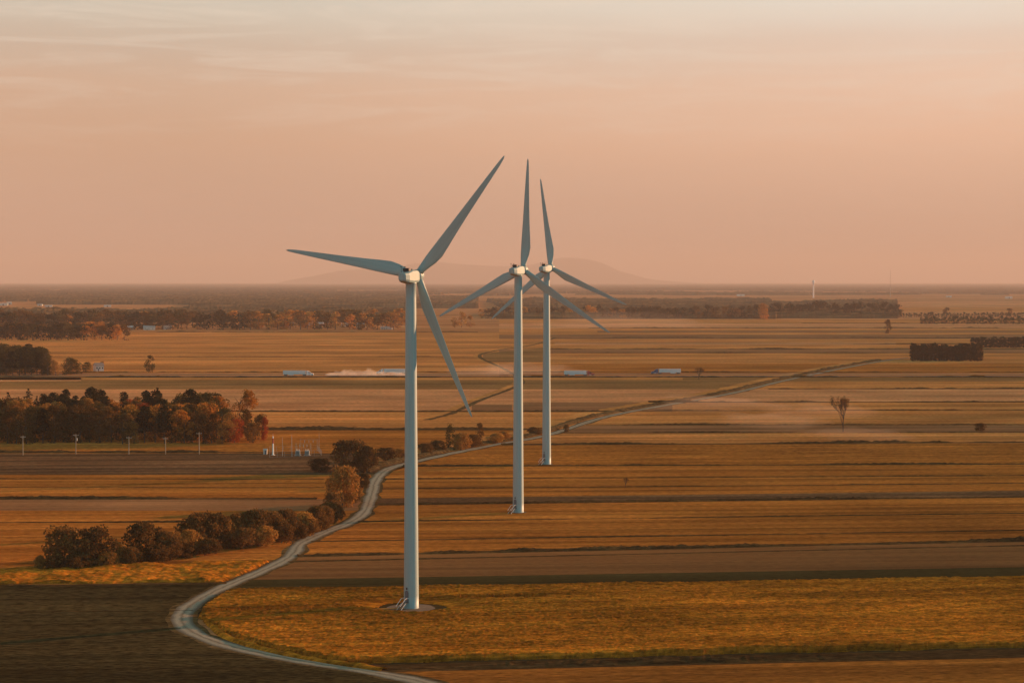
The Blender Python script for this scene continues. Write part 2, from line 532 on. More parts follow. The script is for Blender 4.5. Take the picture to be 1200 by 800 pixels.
# ditch banks between the fields
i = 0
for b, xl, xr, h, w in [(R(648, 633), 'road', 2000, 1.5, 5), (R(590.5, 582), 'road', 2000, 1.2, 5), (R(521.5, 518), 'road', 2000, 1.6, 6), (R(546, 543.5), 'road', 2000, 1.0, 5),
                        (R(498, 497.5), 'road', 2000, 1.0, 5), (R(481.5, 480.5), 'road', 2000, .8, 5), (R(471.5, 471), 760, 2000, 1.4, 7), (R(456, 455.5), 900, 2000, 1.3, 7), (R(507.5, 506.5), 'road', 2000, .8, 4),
                        (R(781, 764), 'road', 2000, .9, 7), (K(442.0), -1000, 2200, 1.8, 8), (K(436.2), -1000, 2200, 1.3, 7), (Lf(686.5, 681.5), -300, 'road', .8, 4), (Lf(584, 584), -500, 372, 1.6, 6), (Lf(530, 530), -500, 360, 1.6, 6),  # first bank here is dark body added to thicken the painted crop-edge shade
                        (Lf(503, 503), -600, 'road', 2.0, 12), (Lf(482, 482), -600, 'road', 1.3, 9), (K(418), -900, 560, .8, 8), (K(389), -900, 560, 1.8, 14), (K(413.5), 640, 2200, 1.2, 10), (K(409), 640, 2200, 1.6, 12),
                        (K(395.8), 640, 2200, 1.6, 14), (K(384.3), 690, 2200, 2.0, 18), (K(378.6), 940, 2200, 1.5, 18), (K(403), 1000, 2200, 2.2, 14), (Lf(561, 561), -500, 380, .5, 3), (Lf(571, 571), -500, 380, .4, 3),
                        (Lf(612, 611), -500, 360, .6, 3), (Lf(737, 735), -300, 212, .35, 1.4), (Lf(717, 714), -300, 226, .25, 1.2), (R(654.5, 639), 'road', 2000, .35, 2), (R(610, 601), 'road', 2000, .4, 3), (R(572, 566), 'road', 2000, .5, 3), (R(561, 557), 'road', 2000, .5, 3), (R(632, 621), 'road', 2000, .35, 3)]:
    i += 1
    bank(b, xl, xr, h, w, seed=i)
def rim():
    return [gp(p.x, p.y) for p in catmull([(250, 729), (255, 738), (268, 747.5), (298, 758), (345, 769), (400, 778.5), (455, 786)], 8)]


# weedy ditch along the far side of the gravel road
side = []
for p, q in zip(line, line[1:]):
    t = (q - p).normalized()
    side.append(p + Vector((-t.y, t.x, 0)) * 7.5)
side = [p for p in side if 800 < p.y < 1950]


def along_bank(pts, h, w, seed, mat):
    v, f = [], []
    fine = []
    for p, q in zip(pts, pts[1:]):
        k = max(1, int((q - p).length / 2.5))
        fine += [p + (q - p) * (j / k) for j in range(k)]
    prof = [(-.5, 0), (-.25, .8), (0, 1), (.25, .8), (.5, 0)]
    for i, p in enumerate(fine):
        t = (fine[min(i + 1, len(fine) - 1)] - fine[max(i - 1, 0)]).normalized()
        s = Vector((-t.y, t.x, 0))
        g = .5 + .8 * abs(noise.noise(Vector((i * .11, seed, 0)))) + .3 * noise.noise(Vector((i * .5, seed, 4)))
        for j, (o, hh) in enumerate(prof):
            v.append(p + s * o * w + Vector((0, 0, hh * h * max(.1, g) + (.05 if hh else -.05))))
    for i in range(len(fine) - 1):
        for j in range(4):
            f.append((i * 5 + j, (i + 1) * 5 + j, (i + 1) * 5 + j + 1, i * 5 + j + 1))
    return struct(mesh_obj('ditch_bank', v, f, mat))


along_bank(side, 1.9, 6, 3, M['verge'])
along_bank(rim(), 1.0, 2.6, 9, M['crop'])
struct(ribbon('road_verge', [p + Vector((-5, 12, 0)) for p in side], 13, .06, M['lit'], .5))


# ------------------------------------------------------------------ standing crops (uncountable: one object each)
def heightfield(name, x0, x1, y0, y1, st, inside, hfun, mat, label, cat):
    nx, ny = int((x1 - x0) / st), int((y1 - y0) / st)
    idx, v, f = {}, [], []
    zz = {}
    for j in range(ny + 1):
        for i in range(nx + 1):
            X = x0 + i * st + (random.random() - .5) * st * .6
            Y = y0 + j * st + (random.random() - .5) * st * .6
            m = inside(X, Y)
            zz[i, j] = (X, Y, hfun(X, Y) * min(1, m) if m > 0 else -.1, m > 0)
    for j in range(ny):
        for i in range(nx):
            q = [(i, j), (i + 1, j), (i + 1, j + 1), (i, j + 1)]
            if any(zz[c][3] for c in q):
                t = []
                for c in q:
                    if c not in idx:
                        idx[c] = len(v); v.append(zz[c][:3])
                    t.append(idx[c])
                f.append(tuple(t))
    return mesh_obj(name, v, f, mat, kind='stuff', label=label, cat=cat)


random.seed(5)
cb0, cb1 = R(775, 757.5), R(691, 679.5)
T1 = gp(482, 712)


def in_crop(X, Y):
    px, py = px_of(X, Y)
    j = 3.0 * noise.noise(Vector((X * .12, Y * .12, 9)))
    if py > cb0(px) + j * .5 or py < cb1(px):
        return 0
    left = road_x(py) + (27 + j * 2 if py > 726 else 22)
    if py > 735:
        left += 9
    if px < left:
        return 0
    # bare crescent by the gravel pad, track
    pad = math.hypot((X - T1.x) / 8.2, (Y - T1.y - .5) / 6.6) - .08 * j
    if pad < 1:
        return 0
    if abs(py - lin(240, 720, 476, 712.6)(px)) < 1.6 and px < 480:
        return 0
    if 540 < px < 640 and abs(py - 703 + (px - 590) * .01) < 1.6 + j * .5:
        return 0
    return min(1, .1 + (pad - 1) * 1.1)


def crop_h(X, Y):
    a = noise.noise(Vector((X * .03, (Y - .17 * X) * .11, 1)))
    c = noise.noise(Vector((X * .7, (Y - .17 * X) * 1.3, 2)))
    row = math.sin((Y - .17 * X) * 2.6)
    return 1.2 + .30 * a + .14 * c + .12 * row + .22 * (random.random() - .5)


heightfield('ripe_crop', -82, 235, 386, 528, .55, in_crop, crop_h, M['crop'], 'golden ripe crop standing around the closest wind turbine', 'crop')


def in_grass(X, Y):
    px, py = px_of(X, Y)
    j = 3 * noise.noise(Vector((X * .1, Y * .1, 4)))
    if py > Lf(684, 681)(px) + j * .3 or py < Lf(668, 655)(px) + j:
        return 0
    return 1 if px < road_x(py) - 16 else 0


def grass_h(X, Y):
    return max(.05, .45 + .9 * noise.noise(Vector((X * .12, Y * .16, 6))) + .4 * noise.noise(Vector((X * .5, Y * .5, 7))) + .2 * random.random())


heightfield('golden_grass', -190, -50, 485, 552, .7, in_grass, grass_h, M['crop'], 'tussocky golden grass between the dark field and the shrub hedgerow', 'grass')

# ------------------------------------------------------------------ vegetation
def quads(centres, size, rng, flat=0.0):
    """leaf sprays: one randomly turned quad per centre"""
    n = len(centres)
    a = rng.normal(size=(n, 3)); a /= np.linalg.norm(a, axis=1)[:, None]
    b = rng.normal(size=(n, 3)); b -= a * (a * b).sum(1)[:, None]; b /= np.linalg.norm(b, axis=1)[:, None]
    if flat:
        a[:, 2] *= (1 - flat); b[:, 2] *= (1 - flat)
    s = size * rng.uniform(.6, 1.4, size=(n, 1))
    a *= s; b *= s * .75
    P = np.stack([centres - a * .5, centres + b * .5, centres + a * .5, centres - b * .5], 1).reshape(-1, 3)
    return P


def crown_mesh(name, centres, size, mat, rng, flat=0.0):
    P = quads(centres, size, rng, flat)
    n = len(P) // 4
    me = bpy.data.meshes.new(name)
    me.vertices.add(4 * n); me.loops.add(4 * n); me.polygons.add(n)
    me.vertices.foreach_set('co', P.ravel())
    me.loops.foreach_set('vertex_index', np.arange(4 * n))
    me.polygons.foreach_set('loop_start', np.arange(0, 4 * n, 4))
    me.materials.append(mat)
    me.update(); me.validate()
    return me


def blob_pts(rng, n, c, r):
    d = rng.normal(size=(n, 3)); d /= np.linalg.norm(d, axis=1)[:, None]
    rad = rng.uniform(.35, 1.0, size=(n, 1)) ** .5
    return np.array(c) + d * rad * np.array(r)


def deciduous(rng, h=1.0, w=.35, base=.18, clumps=26, per=80, cr=.15):
    """unit-height crown: clumps over an uneven egg, points in each clump"""
    pts = []
    lean = rng.normal(size=2) * .03
    for i in range(clumps):
        u = rng.uniform(0, 1); ang = rng.uniform(0, 2 * math.pi)
        z = base + (1 - base) * (u ** .8)
        t = (z - base) / (1 - base)
        prof = w * (math.sin(math.pi * (.12 + .86 * t)) ** .65) * rng.uniform(.55, 1.08)
        q = rng.uniform(.35, 1) ** .5
        c = (math.cos(ang) * prof * q + lean[0] * z * 3, math.sin(ang) * prof * q + lean[1] * z * 3, min(z, 1 - cr * .7))
        r = cr * rng.uniform(.6, 1.15)
        pts.append(blob_pts(rng, int(per * rng.uniform(.6, 1.3)), c, (r, r, r * .8)))
    return np.concatenate(pts)


def conifer(rng, w=.2, base=.08, tiers=13, per=110, ragged=.35):
    pts = []
    for i in range(tiers):
        t = i / (tiers - 1)
        z = base + (1 - base) * t
        rad = w * (1 - t) ** .75 * rng.uniform(1 - ragged, 1.1) + .015
        for k in range(max(2, int(6 * (1 - t)) + 1)):
            ang = rng.uniform(0, 2 * math.pi)
            c = (math.cos(ang) * rad * .62, math.sin(ang) * rad * .62, z - rad * .12)
            pts.append(blob_pts(rng, int(per * (1 - .75 * t) / 4 * rng.uniform(.6, 1.4)) + 4, c, (rad * .55, rad * .55, .045)))
    pts.append(np.array([[0, 0, 1.0], [0, 0, .985], [.004, 0, .97]]))
    return np.concatenate(pts)


def trunk_mesh(name, rng, h=1.0, r=.018, limbs=7, top=.8, sway=.03):
    mb = MB()
    p = Vector((0, 0, -.01)); pts = [p]
    n = 6
    for i in range(1, n + 1):
        pts.append(Vector((rng.normal() * sway * i / n, rng.normal() * sway * i / n, top * i / n)))
    for i in range(n):
        mb.tube(pts[i], pts[i + 1], r * (1 - .75 * i / n), r * (1 - .75 * (i + 1) / n), 7)
    for k in range(limbs):
        i = 1 + int(rng.uniform(0, n - 1)); s = pts[i]
        ang = rng.uniform(0, 2 * math.pi); ln = rng.uniform(.12, .26)
        m_ = s + Vector((math.cos(ang) * ln * .6, math.sin(ang) * ln * .6, ln * .5))
        e = m_ + Vector((math.cos(ang + .3) * ln * .35, math.sin(ang + .3) * ln * .35, ln * .45))
        mb.tube(s, m_, r * .45, r * .28, 5); mb.tube(m_, e, r * .28, r * .08, 5)
    me = bpy.data.meshes.new(name)
    me.from_pydata([tuple(v) for v in mb.v], [], mb.f)
    me.materials.append(M['bark'])
    return me


PROTO = {}


def proto(key, mat, fn, k, size, trunk=dict(), flat=0.0, scale=None):
    """k crown/trunk mesh pairs of unit height"""
    out = []
    for i in range(k):
        rng = np.random.default_rng(abs(hash_(key)) + i)
        out.append((crown_mesh('crown', fn(rng), size, M[mat], rng, flat), trunk_mesh('trunk', rng, **trunk)))
    PROTO[key] = out


def hash_(s):
    h = 7
    for ch in s:
        h = (h * 31 + ord(ch)) % 100003
    return h


oak = lambda rng: deciduous(rng, w=.36, base=.04, clumps=34, per=75, cr=.15)
tall = lambda rng: deciduous(rng, w=.24, base=.02, clumps=34, per=70, cr=.12)
bush = lambda rng: deciduous(rng, w=.56, base=.08, clumps=60, per=95, cr=.19)
small = lambda rng: deciduous(rng, w=.34, base=.05, clumps=18, per=26, cr=.17)
def pine_f(rng):
    """old white pine: flat plumes on a bare lower stem"""
    pts = []
    for i in range(9):
        t = i / 8
        z = .34 + .60 * t
        for k in range(4 if t < .8 else 2):
            a = rng.uniform(0, 6.283); r = (.20 * (1 - t * .75)) * rng.uniform(.35, 1.1)
            pts.append(blob_pts(rng, int(70 * rng.uniform(.6, 1.3)), (math.cos(a) * r, math.sin(a) * r, z + rng.uniform(-.03, .03)), (.115, .115, .06)))
    pts.append(blob_pts(rng, 60, (0, 0, .95), (.055, .055, .055)))
    return np.concatenate(pts)


def column_f(rng):
    pts = []
    for i in range(46):
        z = .02 + .93 * rng.uniform(0, 1) ** .9
        a = rng.uniform(0, 6.283); r = .2 * rng.uniform(.4, 1) * (1 if z < .8 else 1 - (z - .8) * 2.6)
        pts.append(blob_pts(rng, 24, (math.cos(a) * r, math.sin(a) * r, z), (.085, .085, .06)))
    return np.concatenate(pts)



spruce_f = lambda rng: conifer(rng, w=.19, base=.03, tiers=14, per=110, ragged=.2)
proto('shrub', 'lf_shrub', bush, 6, .055, dict(r=.02, limbs=9, top=.6))
proto('shrub_gold', 'lf_gold', bush, 3, .055, dict(r=.02, limbs=9, top=.6))
proto('shrub_green', 'lf_brown', bush, 3, .055, dict(r=.02, limbs=9, top=.6))
proto('oak', 'lf_brown', oak, 5, .042)
proto('oak_gold', 'lf_gold', oak, 3, .042)
proto('oak_orange', 'lf_orange', oak, 3, .042)
proto('oak_red', 'lf_red', oak, 2, .045)
proto('oak_green', 'lf_green', oak, 3, .042)
proto('tall', 'lf_brown', tall, 5, .036)
proto('tall_green', 'lf_green', tall, 3, .036)
proto('tall_gold', 'lf_gold', tall, 3, .036)
proto('pine', 'lf_pine', pine_f, 6, .05, dict(r=.014, top=.93, limbs=0), .3)
proto('column', 'lf_pine', column_f, 5, .06, dict(r=.012, top=.9, limbs=0), .2)
proto('spruce', 'lf_pine', spruce_f, 4, .045, dict(r=.012, top=.95, limbs=0), .3)
for key, mat in (('far_brown', 'lf_brown'), ('far_gold', 'lf_gold'), ('far_orange', 'lf_orange'), ('far_green', 'lf_green'), ('far_pine', 'lf_pine')):
    proto(key, mat, small, 4, .085, dict(limbs=3))
def twig_tree(rng):
    mb = MB(); tips = []

    def grow(p, d, ln, r, lv):
        q = p + d * ln
        mb.tube(p, q, r, r * .62, 5 if lv < 2 else 4)
        if lv == 4:
            tips.append(q); return
        for k in range(4 if lv == 0 else 3):
            e = Vector((rng.normal(), rng.normal(), rng.normal() * .5 + .25)).normalized()
            grow(p + d * ln * rng.uniform(.55, 1), (d * 1.0 + e * .5 + Vector((0, 0, .16))).normalized(), ln * rng.uniform(.55, .82), r * .58, lv + 1)
    grow(Vector((0, 0, -.01)), Vector((0, 0, 1)), .24, .014, 0)
    for q in range(3):
        grow(Vector((0, 0, .08 + .09 * q)), Vector((rng.normal() * .6, rng.normal() * .6, 1)).normalized(), .17, .007, 1)
    zmax = max(v.z for v in mb.v)
    for v in mb.v: v *= 1 / zmax
    me = bpy.data.meshes.new('trunk')
    me.from_pydata([tuple(v) for v in mb.v], [], mb.f)
    me.materials.append(M['bark'])
    pts = np.array([tuple(t / zmax) for t in tips])
    pts = np.concatenate([pts + rng.normal(size=pts.shape) * .026 for _ in range(11)])
    return crown_mesh('crown', pts, .021, M['lf_shrub'], rng), me


PROTO['sparse'] = [twig_tree(np.random.default_rng(40 + q)) for q in range(3)]
'''proto('sparse', 'lf_brown', lambda rng: deciduous(rng, w=.28, base=.25, clumps=26, per=9, cr=.09), 2, .022, dict(r=.014, limbs=26, top=.9))'''

rt = random.Random(11)
NAMES = {'column': 'spruce_tree', 'shrub': 'shrub', 'shrub_gold': 'shrub', 'shrub_green': 'shrub', 'pine': 'pine_tree', 'spruce': 'spruce_tree', 'far_pine': 'pine_tree', 'sparse': 'bare_tree'}


def plant(key, loc, h, wscale=1.0, label=None, group=None, cat=None, sink=0.0, name=None, i=None):
    ps = PROTO[key]
    cm, tm = ps[rt.randrange(len(ps)) if i is None else i % len(ps)]
    nm = name or NAMES.get(key, 'broadleaf_tree')
    e = empty(nm, (loc[0], loc[1], -sink), rt.uniform(0, 6.28), label=label, cat=cat or ('shrub' if 'shrub' in nm else 'tree'), group=group)
    for n_, me in (('trunk', tm), ('crown', cm)):
        o = put(bpy.data.objects.new(n_, me), parent=e)
        o.scale = (h * wscale, h * wscale, h)
    return e


def ptree(key, px, py, hpx, wpx=None, **kw):
    """a tree whose foot stands at px,py and that is hpx tall there"""
    p = gp(px, py)
    s = F / p.y
    base_w = {'shrub': 1.2, 'shrub_gold': 1.2, 'shrub_green': 1.2, 'oak': .8, 'tall': .56, 'pine': .45, 'spruce': .36, 'sparse': .6}.get(key.split('_')[0] if key not in NAMES else key, .75)
    ws = 1.0 if wpx is None else wpx / (hpx * base_w)
    return plant(key, p, hpx / s, ws, **kw)


# shrub hedgerow beside the gravel road
HG = 'shrubs of the hedgerow along the field'
hedge = [('shrub', 76, 664, 48, 62, 'broadest brown shrub at the open end of the hedgerow'), ('shrub', 112, 663, 46, 54, 'rounded brown shrub second from the open end of the hedgerow'),
         ('shrub_gold', 139, 661, 27, 24, 'small golden shrub in the gap between two big hedgerow shrubs'), ('shrub_gold', 46, 667, 17, 16, 'low golden bush just outside the open end of the hedgerow'),
         ('shrub_green', 172, 657, 46, 56, 'dark rounded shrub right after the gap in the hedgerow'), ('shrub_gold', 206, 652, 30, 30, 'squat golden brown shrub after the dark rounded one in the hedgerow'),
         ('shrub', 190, 655, 34, 36, None), ('shrub_gold', 219, 650, 30, 34, None), ('shrub', 228, 646, 46, 50, None), ('shrub', 250, 644, 44, 46, None), ('shrub_gold', 262, 642, 34, 30, None), ('shrub', 275, 640, 40, 36, None),
         ('shrub_green', 296, 638, 42, 44, None), ('shrub', 318, 635, 38, 40, None), ('shrub', 338, 632, 36, 40, None), ('shrub_gold', 355, 628, 28, 34, None), ('shrub_green', 372, 622, 30, 34, None), ('shrub', 386, 614, 26, 28, None)]
for k, x, y, h, w, lb in hedge:
    ptree(k, x, y, h, w, label=lb or ('golden brown shrub in the dense part of the hedgerow near the road bend' if 'gold' in k else 'brown shrub in the dense part of the hedgerow near the road bend'), group=HG)
for x, y, h, w, k in [(62, 666, 16, 30, 'shrub'), (95, 666, 18, 40, 'shrub'), (128, 664, 18, 30, 'shrub_gold'), (152, 662, 22, 26, 'shrub'), (182, 659, 20, 36, 'shrub'), (200, 656, 26, 34, 'shrub'), (218, 653, 18, 34, 'shrub'), (240, 650, 20, 40, 'shrub'),
                      (285, 643, 26, 40, 'shrub'), (308, 640, 24, 36, 'shrub_gold'), (330, 636, 26, 36, 'shrub'), (348, 632, 22, 30, 'shrub'), (362, 628, 22, 30, 'shrub'), (380, 618, 26, 26, 'shrub'), (392, 612, 22, 24, 'shrub')]:
    ptree(k, x, y, h, w, label='low brown undergrowth at the foot of the hedgerow shrubs', group='undergrowth of the hedgerow', cat='shrub', name='undergrowth_shrub')
RG = 'shrubs where the gravel road turns'
for k, x, y, h, w, lb in [('shrub_green', 408, 553, 38, 56, 'large dark shrub beside the substation'), ('shrub', 430, 554, 32, 30, 'brown shrub leaning against the large dark one by the substation'),
                          ('shrub_gold', 401, 594, 48, 46, 'round golden brown shrub beside the gravel road'), ('shrub', 389, 606, 30, 24, 'narrow brown shrub at the foot of the round golden one'),
                          ('shrub_green', 414, 590, 26, 22, 'dark shrub squeezed between golden shrub and gravel road'), ('shrub_green', 424, 572, 18, 20, None), ('shrub_green', 378, 553, 16, 34, None),
                          ('shrub', 452, 540, 16, 30, None), ('shrub_gold', 470, 537, 12, 26, None)]:
    ptree(k, x, y, h, w, label=lb or 'low brown thicket beside the gravel road near the substation', group=RG)
CG = 'bushes along the gravel road behind the closest turbine'
for k, x, y, h, w, lb in [('tall_green', 526, 527, 32, 13, 'slim dark tree on the roadside behind the closest tower'), ('shrub_gold', 540, 527, 20, 26, 'golden roadside bush beside the slim dark tree'),
                          ('tall', 563, 523, 28, 11, 'slim brown tree on the roadside just short of the second tower'), ('shrub', 553, 524, 16, 24, None), ('shrub_gold', 580, 519, 12, 22, None), ('shrub', 500, 532, 13, 22, None),
                          ('shrub', 514, 529, 14, 22, None), ('shrub_gold', 590, 516, 11, 20, None), ('shrub', 664, 506, 9, 8, None), ('shrub', 628, 509, 9, 20, None)]:
    ptree(k, x, y, h, w, label=lb or 'low roadside bush behind the towers', group=CG)

# woodland behind the utility poles
WG = 'trees of the woodland behind the utility poles'
wl = {'tall': 'brown leafy tree in the woodland behind the utility poles', 'oak': 'brown leafy tree in the woodland behind the utility poles', 'tall_green': 'dark green leafy tree in the woodland behind the utility poles',
      'oak_green': 'dark green leafy tree in the woodland behind the utility poles', 'pine': 'dark pine rising from the woodland behind the utility poles', 'spruce': 'pointed dark spruce at the back of the woodland behind the utility poles', 'oak_orange': 'orange leafed tree inside the woodland behind the utility poles',
      'tall_gold': 'golden leafed tree inside the woodland behind the utility poles', 'oak_red': 'red leafed tree inside the woodland behind the utility poles'}
for row, (d, htop) in enumerate([(945, 478), (965, 474), (995, 470), (1040, 467), (1090, 463)]):
    x = -40 + rt.uniform(0, 6)
    while x < (262 if row < 4 else 258):
        s = F / d
        base = px_of(0, d)[1]
        hp = base - htop + rt.uniform(-6, 4)
        if row < 2:
            k = rt.choice(['tall', 'tall', 'oak', 'tall_green', 'oak_green', 'pine', 'tall', 'tall_gold', 'oak_orange' if x > 150 else 'tall'])
        elif row < 4:
            k = rt.choice(['tall', 'oak', 'pine', 'tall_gold', 'tall_green', 'oak_orange' if x > 90 else 'tall_gold', 'oak_red' if x > 140 else 'oak'])
        else:
            k = rt.choice(['pine', 'spruce', 'oak_green', 'tall_green', 'tall_gold', 'oak_orange' if x > 120 else 'spruce'])
        ht = hp / s
        if k in ('pine', 'spruce'):
            ht *= 1.1
        plant(k, at(x, d + rt.uniform(-6, 6)), ht, rt.uniform(.95, 1.25) * (1.5 if k == 'spruce' else 1), label=wl[k], group=WG)
        x += rt.uniform(9, 14)
for k, x, d, top, w, lb in [('pine', 107, 1050, 453, 26, 'tallest pine of the woodland, standing alone above its canopy'), ('pine', 118, 1060, 457, 24, 'pine just beside the tallest pine of the woodland'), ('pine', 171, 1030, 457, 20, 'first of the paired pines above the middle of the woodland'),
                            ('pine', 184, 1030, 457, 22, 'second of the paired pines above the middle of the woodland'), ('oak_green', 207, 1010, 461, 26, 'dark round crown above the orange woodland trees'), ('pine', 223, 1000, 456, 26, 'dark pine beside the biggest round crown of the woodland'),
                            ('oak_green', 245, 990, 459, 30, 'biggest dark round crown near the end of the woodland'), ('oak_orange', 281, 1010, 456, 34, 'tall bright orange tree at the end of the woodland'),
                            ('oak_orange', 206, 975, 473, 26, 'orange tree glowing below the dark crowns of the woodland'), ('oak_red', 274, 948, 490, 24, 'fiery red tree on the front edge of the woodland end'),
                            ('oak_green', 262, 955, 478, 26, 'dark green tree behind the fiery red one'), ('tall', 290, 960, 478, 22, 'brown tree at the very end of the woodland'), ('oak', 303, 965, 484, 20, 'dull brown tree closing the end of the woodland'),
                            ('oak_red', 309, 962, 488, 11, 'small scarlet tree alone past the end of the woodland'), ('oak', 296, 946, 494, 24, 'low brown tree in front of the woodland end')]:
    s = F / d
    hp = px_of(0, d)[1] - top
    bw = .45 if k == 'pine' else (.56 if k == 'tall' else .8)
    plant(k, at(x, d), hp / s, w / (hp * bw), label=lb, group=WG)

# darker wood on the edge of the frame, beyond the highway field
W2 = 'trees of the dark wood beside the small white house'
for row, d in enumerate([1630, 1665, 1710, 1770]):
    x = -30 + rt.uniform(0, 5)
    while x < 58 - row * 2:
        s = F / d
        k = rt.choice(['pine', 'pine', 'oak_green', 'tall_green'])
        plant(k, at(x, d), (px_of(0, d)[1] - 409 + rt.uniform(-3, 3) + row * 1.5) / s, rt.uniform(1.1, 1.5), label='dark pine in the wood by the small white house' if k == 'pine' else 'dark leafy tree in the wood by the small white house', group=W2)
        x += rt.uniform(5, 8)
for k, x, y, h, w, lb in [('oak_gold', 65, 440, 19, 12, 'yellow bush tree at the corner of the dark wood'), ('oak_green', 78, 439, 20, 18, None), ('oak_green', 90, 438, 17, 18, None), ('oak_green', 101, 437, 13, 14, None), ('oak', 84, 438, 16, 14, None), ('oak_gold', 120, 433, 10, 6, 'small yellow tree next to the white house')]:
    ptree(k, x, y, h, w, label=lb or 'dark low tree between the wood and the small white house', group=W2)
W3 = 'trees of the wood across the first stubble field'
for row, d in enumerate([2590, 2670, 2770, 2900]):
    x = -20 + rt.uniform(0, 4)
    while x < 146 - row * 5:
        s = F / d
        k = 'far_orange' if (x > 102 and rt.random() < .45) else rt.choice(['far_pine', 'far_pine', 'far_green', 'far_brown'])
        plant(k, at(x, d + rt.uniform(-10, 10)), (px_of(0, d)[1] - 380 + row * .8 + rt.uniform(-2.5, 2)) / s, rt.uniform(1.0, 1.4), label={'far_orange': 'orange tree at the end of the wood across the stubble', 'far_pine': 'dark pine in the wood across the stubble'}.get(k, 'dull brown or green tree in the wood across the stubble'), group=W3)
        x += rt.uniform(6.5, 10)
# village tree belt
VG = 'trees around the distant village'
for row, d in enumerate([3160, 3290, 3500]):
    x = -10 + rt.uniform(0, 5)
    while x < (472 if row else 470):
        s = F / d
        if 300 < x or rt.random() < .12:
            k = rt.choice(['far_gold', 'far_gold', 'far_orange', 'far_brown', 'far_green', 'far_brown', 'far_green'])
        else:
            k = rt.choice(['far_pine', 'far_green', 'far_brown', 'far_brown', 'far_pine'])
        low = row == 0 and rt.random() < .22
        if low:
            x += rt.uniform(4, 8); continue
        hp = (px_of(0, d)[1] - 366 + rt.uniform(-4, 3)) + row * 1.0
        plant(k, at(x, d + rt.uniform(-30, 30)), max(8, hp / s), rt.uniform(1.15, 1.75), label={'far_gold': 'golden tree in the village tree belt', 'far_orange': 'orange tree in the village tree belt', 'far_pine': 'dark pine in the village tree belt'}.get(k, 'brown or green tree in the village tree belt'), group=VG)
        x += rt.uniform(8, 13)
for x, y, h, w in [(541, 384, 19, 13), (551, 384, 14, 10), (533, 384, 12, 9)]:
    ptree('far_gold', x, y, h, w, label='golden tree of the small clump between the towers', group='golden clump between the towers')
# dark plantation blocks
PG = 'conifers of the block plantation'
for row, d in enumerate([1915, 1935, 1957]):
    for j in range(21):
        x = 1070 + j * 3.95 + rt.uniform(-1.2, 1.2)
        s = F / d
        if row == 0 and rt.random() < .1:
            continue
        plant('column', at(x, d), (px_of(0, d)[1] - 403 + rt.uniform(-3.4, 2.0)) / s, rt.uniform(.7, 1.25), label='dark spruce in the dense block plantation', group=PG)
ptree('oak', 1147, 423, 17, 12, label='brown leafy tree on the corner of the block plantation')
PG2 = 'conifers of the plantation behind the block'
for row, d in enumerate([2300, 2340]):
    for j in range(19):
        x = 1141 + j * 4.2 + rt.uniform(-1, 1)
        s = F / d
        plant('column', at(x, d), (px_of(0, d)[1] - 395 + rt.uniform(-1.5, 1.5)) / s, rt.uniform(.95, 1.3), label='dark spruce in the wood behind the block plantation', group=PG2)
YG = 'young trees of the windbreak rows'
for y, x0, h in ((379.5, 1080, 8.5), (371.5, 1052, 5.5)):
    x = x0
    while x < 1225:
        ptree(rt.choice(['far_pine', 'far_pine', 'far_green']), x, y, h * rt.uniform(.75, 1.15), h * .8, name='young_tree', label='young tree in the nearer windbreak row' if y > 375 else 'young tree in the farther windbreak row', group=YG + (' nearer' if y > 375 else ' farther'))
        x += rt.uniform(2.2, 4.2)
for x, h in ((1109, 11), (1182, 10)):
    ptree('far_brown', x, 371, h, 9, label='taller tree standing out of the farther windbreak row', group=YG + ' taller')
# lone trees
for k, x, y, h, w, lb in [('oak_green', 176, 436, 20, 13, 'lone green tree in the stubble field before the village'), ('sparse', 988, 506, 42, 20, 'nearly bare tall tree alone among the furrows'), ('sparse', 819, 445, 15, 10, 'small bare tree standing on the highway verge'),
                          ('oak', 1040, 391, 17, 11, 'lone brown tree in the far stubble'), ('shrub_green', 1147, 505, 9.5, 17, 'lone dark bush on a ditch among the furrows'), ('sparse', 733, 571, 12, 6, 'thin dry sapling in the brown field'),
                          ('oak_gold', 895, 374, 19, 16, 'yellow tree at the end of the far wood'), ('far_orange', 862, 373, 12, 14, 'orange tree on the edge of the far wood')]:
    ptree(k, x, y, h, w, label=lb, **({'i': 0} if k == 'sparse' else {}))


FW = 'trees on the front edge of the far woods'
for y, x0, x1, hh, ks in ((371.6, 904, 1056, 17, ['far_pine']), (373.4, 690, 900, 15, ['far_gold', 'far_orange', 'far_brown', 'far_pine', 'far_pine']), (372.5, 565, 690, 13, ['far_pine', 'far_pine', 'far_gold'])):
    x = x0
    while x < x1:
        k = rt.choice(ks)
        ptree(k, x, y + rt.uniform(-.5, .5), hh * rt.uniform(.75, 1.12), hh * rt.uniform(.7, 1.0), label={'far_gold': 'golden tree on the front edge of the far woods', 'far_orange': 'orange tree on the front edge of the far woods', 'far_brown': 'brown tree on the front edge of the far woods'}.get(k, 'dark pine on the front edge of the far woods'), group=FW)
        x += rt.uniform(5, 9.5)


